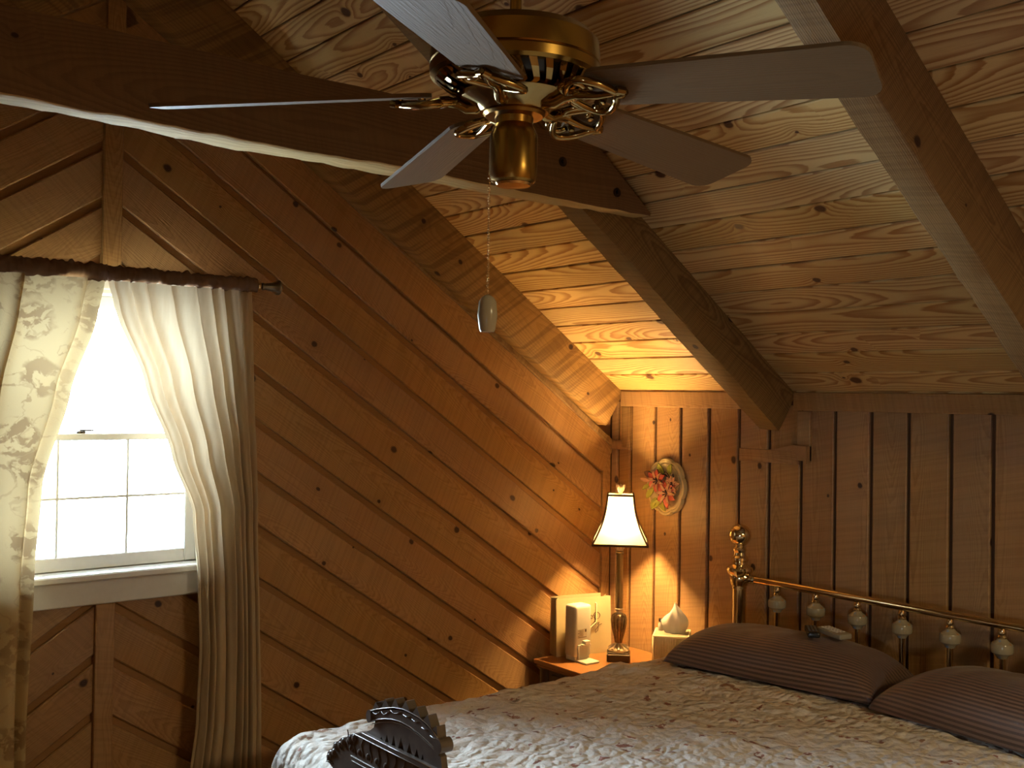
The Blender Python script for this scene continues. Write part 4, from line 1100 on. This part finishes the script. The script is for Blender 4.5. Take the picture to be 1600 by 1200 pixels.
# quilt
def quilt_mat():
    m, nt, out = new_mat('crinkled_floral_quilt'); g = G(nt)
    tc = g.n('ShaderNodeTexCoord').outputs['Object']; s = g.sep(tc)
    q = g.comb(g.m('MULTIPLY', s[0], 1.0), s[1], s[2])
    wv = g.v('MULTIPLY', g.v('SUBTRACT', g.noise(q, 9, 2, col=True), (0.5, 0.5, 0.5)), (0.16, 0.16, 0.1))
    q2 = g.v('ADD', q, wv)
    # sprigs: reddish blossoms and tan stems scattered over the cloth
    v = g.n('ShaderNodeTexVoronoi', voronoi_dimensions='3D'); v.inputs['Scale'].default_value = 17.0; g.put(v.inputs['Vector'], q2)
    k = g.sep(v.outputs['Color'])
    ang = g.noise(q, 70, 2)
    red = g.m('MULTIPLY', g.m('GREATER_THAN', k[0], 0.15), g.ss(g.m('MULTIPLY_ADD', g.m('SUBTRACT', ang, 0.5), 0.95, v.outputs['Distance']), 0.13, 0.23, 1, 0))
    n1 = g.noise(q2, 16, 2)
    stem = g.ss(g.m('ABSOLUTE', g.m('SUBTRACT', g.m('FRACT', g.m('MULTIPLY', n1, 4.0)), 0.5)), 0.02, 0.10, 1, 0)
    stem = g.m('MULTIPLY', stem, g.ss(g.noise(q, 6, 1), 0.42, 0.58))
    col = g.mix(g.m('MULTIPLY', stem, 0.35), (0.72, 0.67, 0.60, 1), (0.50, 0.36, 0.22, 1))
    tan = g.ss(g.noise(q, 4.5, 2), 0.45, 0.7)
    col = g.mix(g.m('MULTIPLY', tan, 0.16), col, (0.46, 0.34, 0.20, 1))
    col = g.mix(g.m('MULTIPLY', red, 0.85), col, (0.26, 0.075, 0.045, 1))
    grn = g.m('MULTIPLY', g.m('GREATER_THAN', k[1], 0.75), g.ss(v.outputs['Distance'], 0.22, 0.30, 1, 0))
    col = g.mix(g.m('MULTIPLY', grn, 0.35), col, (0.24, 0.20, 0.10, 1))
    # washed-cotton puckers
    w1 = g.n('ShaderNodeTexVoronoi', feature='SMOOTH_F1'); w1.inputs['Scale'].default_value = 46; w1.inputs['Smoothness'].default_value = 0.35
    g.put(w1.inputs['Vector'], g.v('ADD', g.v('MULTIPLY', q, (0.75, 1.0, 1.0)), g.v('MULTIPLY', wv, (0.35, 0.35, 0.35))))
    h = g.m('ADD', g.m('MULTIPLY', g.m('SUBTRACT', 1.0, w1.outputs['Distance']), 1.3), g.m('MULTIPLY', g.noise(q, 110, 3), 0.5))
    p = g.n('ShaderNodeBsdfPrincipled'); g.put(p.inputs['Base Color'], col); p.inputs['Roughness'].default_value = 0.9
    p.inputs['Specular IOR Level'].default_value = 0.2
    g.put(p.inputs['Normal'], g.bump(h, 0.9, 0.0075)); nt.links.new(p.outputs[0], out.inputs[0]); return m
def quilt_mesh():
    # arc-length grid over the mattress top, rolling over the far side, the near side and the foot
    x_head, x_foot, ya, yb, zt, R_ = -0.085, -1.775, -0.625, -2.315, 0.757, 0.075
    def roll(s):       # distance past the edge -> (outward, down)
        L = R_ * PI / 2
        if s <= 0: return 0.0, 0.0
        if s < L: return R_ * math.sin(s / R_), R_ * (1 - math.cos(s / R_))
        return R_ + 0.02 * math.sin(min(1, (s - L) / 0.3)), R_ + (s - L)
    sx = np.linspace(0, (x_head - x_foot) - R_ + 0.52, 190)
    flat_y = (ya - yb) - 2 * R_
    sy = np.linspace(-0.50, flat_y + 0.50, 230)
    vs, fs = [], []
    for i, a in enumerate(sx):
        da = a - (x_head - x_foot - R_); ox, dx = roll(da)
        X = x_head - min(a, x_head - x_foot - R_) - ox
        for j, b in enumerate(sy):
            if b < 0: oy, dy = roll(-b); Y = ya - R_ + oy
            elif b > flat_y: oy, dy = roll(b - flat_y); Y = yb + R_ - oy
            else: dy = 0; Y = ya - R_ - b
            if dx > 0 and dy > 0: drop = math.hypot(dx, dy) if max(dx, dy) < 0.2 else max(dx, dy) + 0.25 * min(dx, dy)
            else: drop = dx + dy
            P = Vector((X * 7, Y * 7, 0))
            w = 0.007 * mnoise.noise(P) + 0.0060 * mnoise.noise(Vector((X * 22 + 5, Y * 15, 1))) + 0.0042 * mnoise.noise(Vector((X * 52, Y * 34, 2)))
            # slack ripple in front of the pillows
            w += 0.012 * math.exp(-((X + 0.46 + 0.25 * (Y + 1.3)) / 0.03) ** 2) * (0.6 + mnoise.noise(Vector((Y * 4, 3, 3)))) + 0.006 * math.exp(-((X + 0.55 + 0.16 * (Y + 1.3)) / 0.02) ** 2)
            fx, fyy = 0, 0
            if drop > R_:
                k = min(1, (drop - R_) / 0.2)
                fl_ = 0.018 * k * math.sin((X + Y) * 34 + 2 * mnoise.noise(P))
                if dx > dy: fx = -fl_ * 0.6 - 0.012 * k
                else: fyy = fl_ * (1 if b < 0 else -1)
            if drop > 0: w *= max(0.35, 1 - drop * 5)
            vs.append((X + fx, Y + fyy, max(0.20, zt + w - drop)))
    n = len(sy)
    for i in range(len(sx) - 1):
        for j in range(n - 1): fs.append((i * n + j, i * n + j + 1, (i + 1) * n + j + 1, (i + 1) * n + j))
    return mesh_from(vs, fs)
qo = link('quilt', quilt_mesh(), quilt_mat(), None, None, smooth=180)
props(qo, 'crinkled cream quilt with rust floral sprigs covering the bed', 'quilt')


def pillow(L, D, T, seed, n=48, m=36):
    """local x = depth, y = length (stripes run along it), z = up"""
    vs, fs = [], []
    for side in (1, -1):
        for j in range(m + 1):
            for i in range(n + 1):
                u, v = 2 * i / n - 1, 2 * j / m - 1
                e = max(0.0, (1 - abs(u) ** 4.0)) ** 0.48 * max(0.0, (1 - abs(v) ** 3.0)) ** 0.46
                pin = 1 - 0.06 * (1 - e) * (1 - abs(u * v)) 
                y = u * L / 2 * (1 - 0.045 * (1 - v * v)) * pin; x = v * D / 2 * (1 - 0.05 * (1 - u * u)) * pin
                z = T * 0.80 * e if side > 0 else -T * 0.06 * e
                if e > 0.02 and side > 0: z += e * (0.010 * mnoise.noise(Vector((x * 7, y * 5, seed + side))) + 0.0035 * mnoise.noise(Vector((x * 14 + y * 24, y * 9, seed))))
                vs.append((x, y, z))
    k = (n + 1) * (m + 1)
    for s in (0, 1):
        for j in range(m):
            for i in range(n):
                a = s * k + j * (n + 1) + i; q = (a, a + 1, a + n + 2, a + n + 1)
                fs.append(q if s == 1 else q[::-1])
    me = mesh_from(vs, fs); bm = bmesh.new(); bm.from_mesh(me); bmesh.ops.remove_doubles(bm, verts=bm.verts, dist=1e-5)
    bmesh.ops.recalc_face_normals(bm, faces=bm.faces)
    return bm
def mat_pillow(px, py, pz, rz, tilt):
    return Matrix.Translation((px, py, pz)) @ Matrix.Rotation(rz, 4, 'Z') @ Matrix.Rotation(tilt, 4, 'Y')
# stripes run along local Y, so the stripe coordinate of the material is fed by local X through a swapped frame
PILS = [((-0.286, -1.072, 0.772), 0.17, 0.0, 0.69, 0.335, 0.150, 1.0, 'brown striped pillow with two remotes lying on it, nearer the lamp'),
        ((-0.280, -1.812, 0.772), -0.08, 0.0, 0.74, 0.355, 0.165, 6.0, 'brown striped pillow at the right edge, away from the lamp')]
for (p, rz, ti, L, D, T, sd, lab) in PILS:
    bm = pillow(L, D, T, sd)
    # mesh axes: swap so that material Y is across the stripes
    for v in bm.verts: v.co = Vector((v.co.y, -v.co.x, v.co.z))
    o = link('pillow', bm, PILLOW, None, mat_pillow(*p, rz, ti) @ Matrix.Rotation(PI / 2, 4, 'Z'), smooth=180)
    props(o, lab, 'pillow', 'brown striped pillows against the headboard')

# remotes on the first pillow
def remote(loc, rz, pitch, L, W, T, mat, mat_b, label, name):
    r = thing(name, loc, rz, label, 'remote control', 'remotes on the pillow')
    r.matrix_local = Matrix.Translation(loc) @ Matrix.Rotation(rz, 4, 'Z') @ Matrix.Rotation(pitch, 4, 'Y')
    link('body', box((0, 0, T / 2), (L, W, T), T * 0.35, 3), mat, r, smooth=40)
    for i in range(6):
        for j in range(3):
            link('button', box((-L * 0.36 + i * L * 0.12, (j - 1) * W * 0.27, T + 0.0005), (L * 0.07, W * 0.17, 0.002), 0.0005), mat_b, r)
    return r
GREY = simple('pale_grey_plastic', (0.30, 0.26, 0.18), 0.4, nscale=40, namt=0.08)
remote((-0.252, -1.215, 0.9035), math.radians(-106), math.radians(2), 0.105, 0.046, 0.017, GREY, WHITE, 'pale grey remote under the tip of the black one', 'remote')
remote((-0.300, -1.172, 0.9060), math.radians(-140), math.radians(-1), 0.115, 0.036, 0.016, BLACK, simple('grey_button', (0.10, 0.10, 0.10), 0.4), 'glossy black remote lying across the pale grey one', 'remote')

# ------------------------------------------------------------------ carved chair at the foot of the bed
CARVED = simple('dark_carved_wood', (0.115, 0.090, 0.072), 0.32, nscale=35, namt=0.5, bump=0.25)
EDGE = simple('painted_edge_glint', (0.30, 0.27, 0.23), 0.25, nscale=60, namt=0.3)  # lighter colour stands for the highlights along the carved edges
CX = -1.87; CYM = -1.36
ch = thing('carved_chair', (CX, CYM, 0.0), 0, 'dark carved wooden chair with toothed crest at the foot of the bed', 'chair')
OUT = [(-1.2464, 0.9762), (-1.27, 0.9845), (-1.2932, 0.9919), (-1.3274, 1.0014), (-1.3608, 1.0064), (-1.3848, 1.0063), (-1.4148, 1.0042), (-1.4421, 0.9982), (-1.4608, 0.9902), (-1.4752, 0.9824)]
INN = [(-1.2471, 0.955), (-1.2707, 0.9634), (-1.2939, 0.9705), (-1.3213, 0.9767), (-1.3505, 0.9798), (-1.3835, 0.9785), (-1.4157, 0.9738), (-1.443, 0.967), (-1.4616, 0.9615), (-1.474, 0.957)]
PEAK = [(-1.2625, 0.9958), (-1.2973, 1.0102), (-1.3325, 1.0191), (-1.369, 1.0235), (-1.4058, 1.0209), (-1.4416, 1.015), (-1.47, 1.0018)]
LOWL = [(-1.189, 0.9172), (-1.1684, 0.9089), (-1.1532, 0.9032), (-1.1475, 0.8969), (-1.125, 0.8897), (-1.1131, 0.8799), (-1.095, 0.8727), (-1.0881, 0.858), (-1.0758, 0.8516), (-1.0673, 0.8425), (-1.0642, 0.8244), (-1.0768, 0.8242), (-1.0907, 0.8184)]
OPEN = [[(-1.2755, 0.9274), (-1.2863, 0.9277), (-1.2807, 0.9342)], [(-1.2934, 0.9265), (-1.3082, 0.9269), (-1.3003, 0.9422)], [(-1.3166, 0.9274), (-1.3332, 0.9278), (-1.3243, 0.9474)], [(-1.3394, 0.9288), (-1.3618, 0.9294), (-1.35, 0.9508)], [(-1.3699, 0.9296), (-1.3898, 0.9301), (-1.3793, 0.9481)], [(-1.3957, 0.9299), (-1.4133, 0.9303), (-1.4041, 0.9428)], [(-1.4191, 0.9299), (-1.4287, 0.9301), (-1.4237, 0.9384)]]
SCAL = [[(-1.2541, 0.9745), (-1.263, 0.9725), (-1.272, 0.977), (-1.279, 0.983)], [(-1.2841, 0.984), (-1.292, 0.9795), (-1.3012, 0.9831), (-1.3177, 0.9939)], [(-1.3177, 0.9939), (-1.326, 0.9931), (-1.3395, 0.9931), (-1.352, 0.9999)][:0] or [(-1.3177, 0.9939), (-1.3265, 0.9905), (-1.3395, 0.9931), (-1.3536, 0.9999)],
        [(-1.3618, 0.9964), (-1.3739, 0.9950), (-1.3847, 0.9990)], [(-1.3918, 0.9956), (-1.4017, 0.9930), (-1.4143, 0.9960)], [(-1.4241, 0.9886), (-1.4328, 0.987), (-1.4432, 0.9889)], [(-1.4519, 0.9808), (-1.4613, 0.9785), (-1.4724, 0.9809)]]
L_ = lambda p: (p[0] - CYM, p[1])
TH = 0.019
link('crest_band', prism([L_(p) for p in OUT] + [L_(p) for p in INN[::-1]], 0.0, TH, 'x'), CARVED, ch)
def subdiv_at(t):
    f = t * (len(OUT) - 1); i = min(int(f), len(OUT) - 2); u = f - i
    return (OUT[i][0] + (OUT[i + 1][0] - OUT[i][0]) * u, OUT[i][1] + (OUT[i + 1][1] - OUT[i][1]) * u)
def proj_t(y):
    for i in range(len(OUT) - 1):
        if OUT[i + 1][0] <= y <= OUT[i][0]: return (i + (y - OUT[i][0]) / (OUT[i + 1][0] - OUT[i][0])) / (len(OUT) - 1)
    return 1.0
for k, p in enumerate(PEAK):
    h = 0.0172
    a, b = subdiv_at(max(0, proj_t(min(p[0] + h, OUT[0][0])))), subdiv_at(min(1, proj_t(max(p[0] - h, OUT[-1][0] + 0.0001))))
    bm = prism([L_((a[0], a[1] - 0.003)), L_((p[0] + 0.0012, p[1])), L_((p[0] - 0.0012, p[1])), L_((b[0], b[1] - 0.003))], 0.0, TH, 'x')
    link('tooth', bm, CARVED, ch)
for c, ry, rz in (((-1.2425, 0.9644), 0.0085, 0.0125), ((-1.4796, 0.9687), 0.0125, 0.0135)):
    link('scroll', prism([L_((c[0] + ry * math.cos(2 * PI * i / 24), c[1] + rz * math.sin(2 * PI * i / 24))) for i in range(24)], -0.004, TH + 0.004, 'x'), CARVED, ch)
# pierced panel under the crest (built as strips between its pointed openings)
bmp = []
def solid(poly, x0=0.003, x1=TH - 0.003): bmp.append(prism([L_(p) for p in poly], x0, x1, 'x'))
zr = 0.9275
bases = [(OPEN[i][0], OPEN[i][1], OPEN[i][2]) for i in range(7)]
left_edge = [(-1.2566, 0.9561), (-1.2522, 0.9437), (-1.2404, 0.9357), (-1.2285, 0.93), (-1.2212, 0.9255)]
def inn_z(y):
    for i in range(len(INN) - 1):
        if INN[i + 1][0] <= y <= INN[i][0]:
            u = (y - INN[i][0]) / (INN[i + 1][0] - INN[i][0]); return INN[i][1] + u * (INN[i + 1][1] - INN[i][1])
    return INN[-1][1]
solid([(-1.2566, inn_z(-1.2566))] + left_edge + [(bases[0][0][0], zr - 0.004), (bases[0][0][0], inn_z(bases[0][0][0]))])
for i in range(7):
    a, b, t = bases[i]
    solid([(a[0], inn_z(a[0])), (a[0], zr - 0.003), (t[0], t[1]), (t[0], inn_z(t[0]))]); solid([(t[0], inn_z(t[0])), (t[0], t[1]), (b[0], zr - 0.003), (b[0], inn_z(b[0]))])
    nx_ = bases[i + 1][0][0] if i < 6 else -1.462
    solid([(b[0], inn_z(b[0])), (b[0], zr - 0.004), (nx_, zr - 0.004), (nx_, inn_z(nx_))])
solid([(-1.462, inn_z(-1.462)), (-1.462, zr - 0.004), (-1.4866, zr - 0.004), (-1.481, 0.949), (-1.466, 0.9585)])
link('pierced_panel', joinbm(bmp), CARVED, ch)
link('rail_molding', prism([L_((-1.189, 0.9175)), L_((-1.2229, 0.9273)), L_((-1.4971, 0.9273)), L_((-1.531, 0.9175))], -0.006, TH, 'x'), CARVED, ch)
mir = lambda p: (2 * CYM - p[0], p[1])
low = [L_(p) for p in LOWL] + [L_((-1.15, 0.80)), L_((-1.15, 0.44))] + [L_(mir((-1.15, 0.44))), L_(mir((-1.15, 0.80)))] + [L_(mir(p)) for p in LOWL[::-1]]
link('back_panel', prism(low, 0.004, TH + 0.004, 'x'), CARVED, ch)
bm = bmesh.new()
def line3(pts, r=0.0009, x=-0.0005): bm_tube(bm, [(x, *L_(p)) for p in pts], r, 5)
line3(OUT, 0.0012); line3([(y, z + 0.0012) for y, z in INN], 0.0011); line3([(y, z - 0.0052) for y, z in INN], 0.0011, 0.0028)
for s_ in SCAL: line3(s_)
line3([(-1.190, 0.9172), (-1.530, 0.9172)], 0.0012, -0.006); line3([(-1.2229, 0.927), (-1.497, 0.927)], 0.0009, -0.006)
line3([(-1.1652, 0.8647), (-1.555, 0.8647)], 0.0012, 0.003); line3([(-1.169, 0.8556), (-1.551, 0.8556)], 0.0010, 0.003)
line3([(-1.0642, 0.8244), (-1.078, 0.829), (-1.092, 0.828)], 0.0010, 0.003)
link('glint_beading', bm, EDGE, ch, smooth=180)
bm = bmesh.new()
for k in range(15):
    y = -1.15 - 0.03 * k
    bm_tube(bm, [(0.0035, *L_((y - 0.004 * math.sin(t * 0.9 + k), 0.913 - t * 0.0058))) for t in range(8)], 0.0012, 5)
for k in range(13):
    y = -1.165 - 0.033 * k
    bm_lathe(bm, [(0.0, 0.0), (0.0065, 0.0), (0.006, 0.002), (0.003, 0.0035), (0.0, 0.004)], 10, frame((0.004, *L_((y, 0.880))), (0, 1, 0), (0, 0, 1), (-1, 0, 0)))
for p in LOWL[1:10]:
    for q in (p, mir(p)):
        bm_lathe(bm, [(0.0, 0.0), (0.0075, 0.0), (0.006, 0.003), (0.0, 0.0045)], 10, frame((0.004, *L_((q[0] + (-0.008 if q is p else 0.008), q[1] - 0.006))), (0, 1, 0), (0, 0, 1), (-1, 0, 0)))
link('carved_relief', bm, CARVED, ch, smooth=40)
link('seat', box((-0.19, 0, 0.43), (0.44, 0.46, 0.04), 0.010, 2), CARVED, ch)
for sx in (-0.37, 0.03):
    for sy in (-0.19, 0.19): link('leg', lathe([(0.0, 0.0), (0.020, 0.0), (0.022, 0.05), (0.016, 0.12), (0.024, 0.25), (0.016, 0.33), (0.026, 0.38), (0.026, 0.42), (0.0, 0.42)], 14, Matrix.Translation((sx, sy, 0))), CARVED, ch, smooth=40)
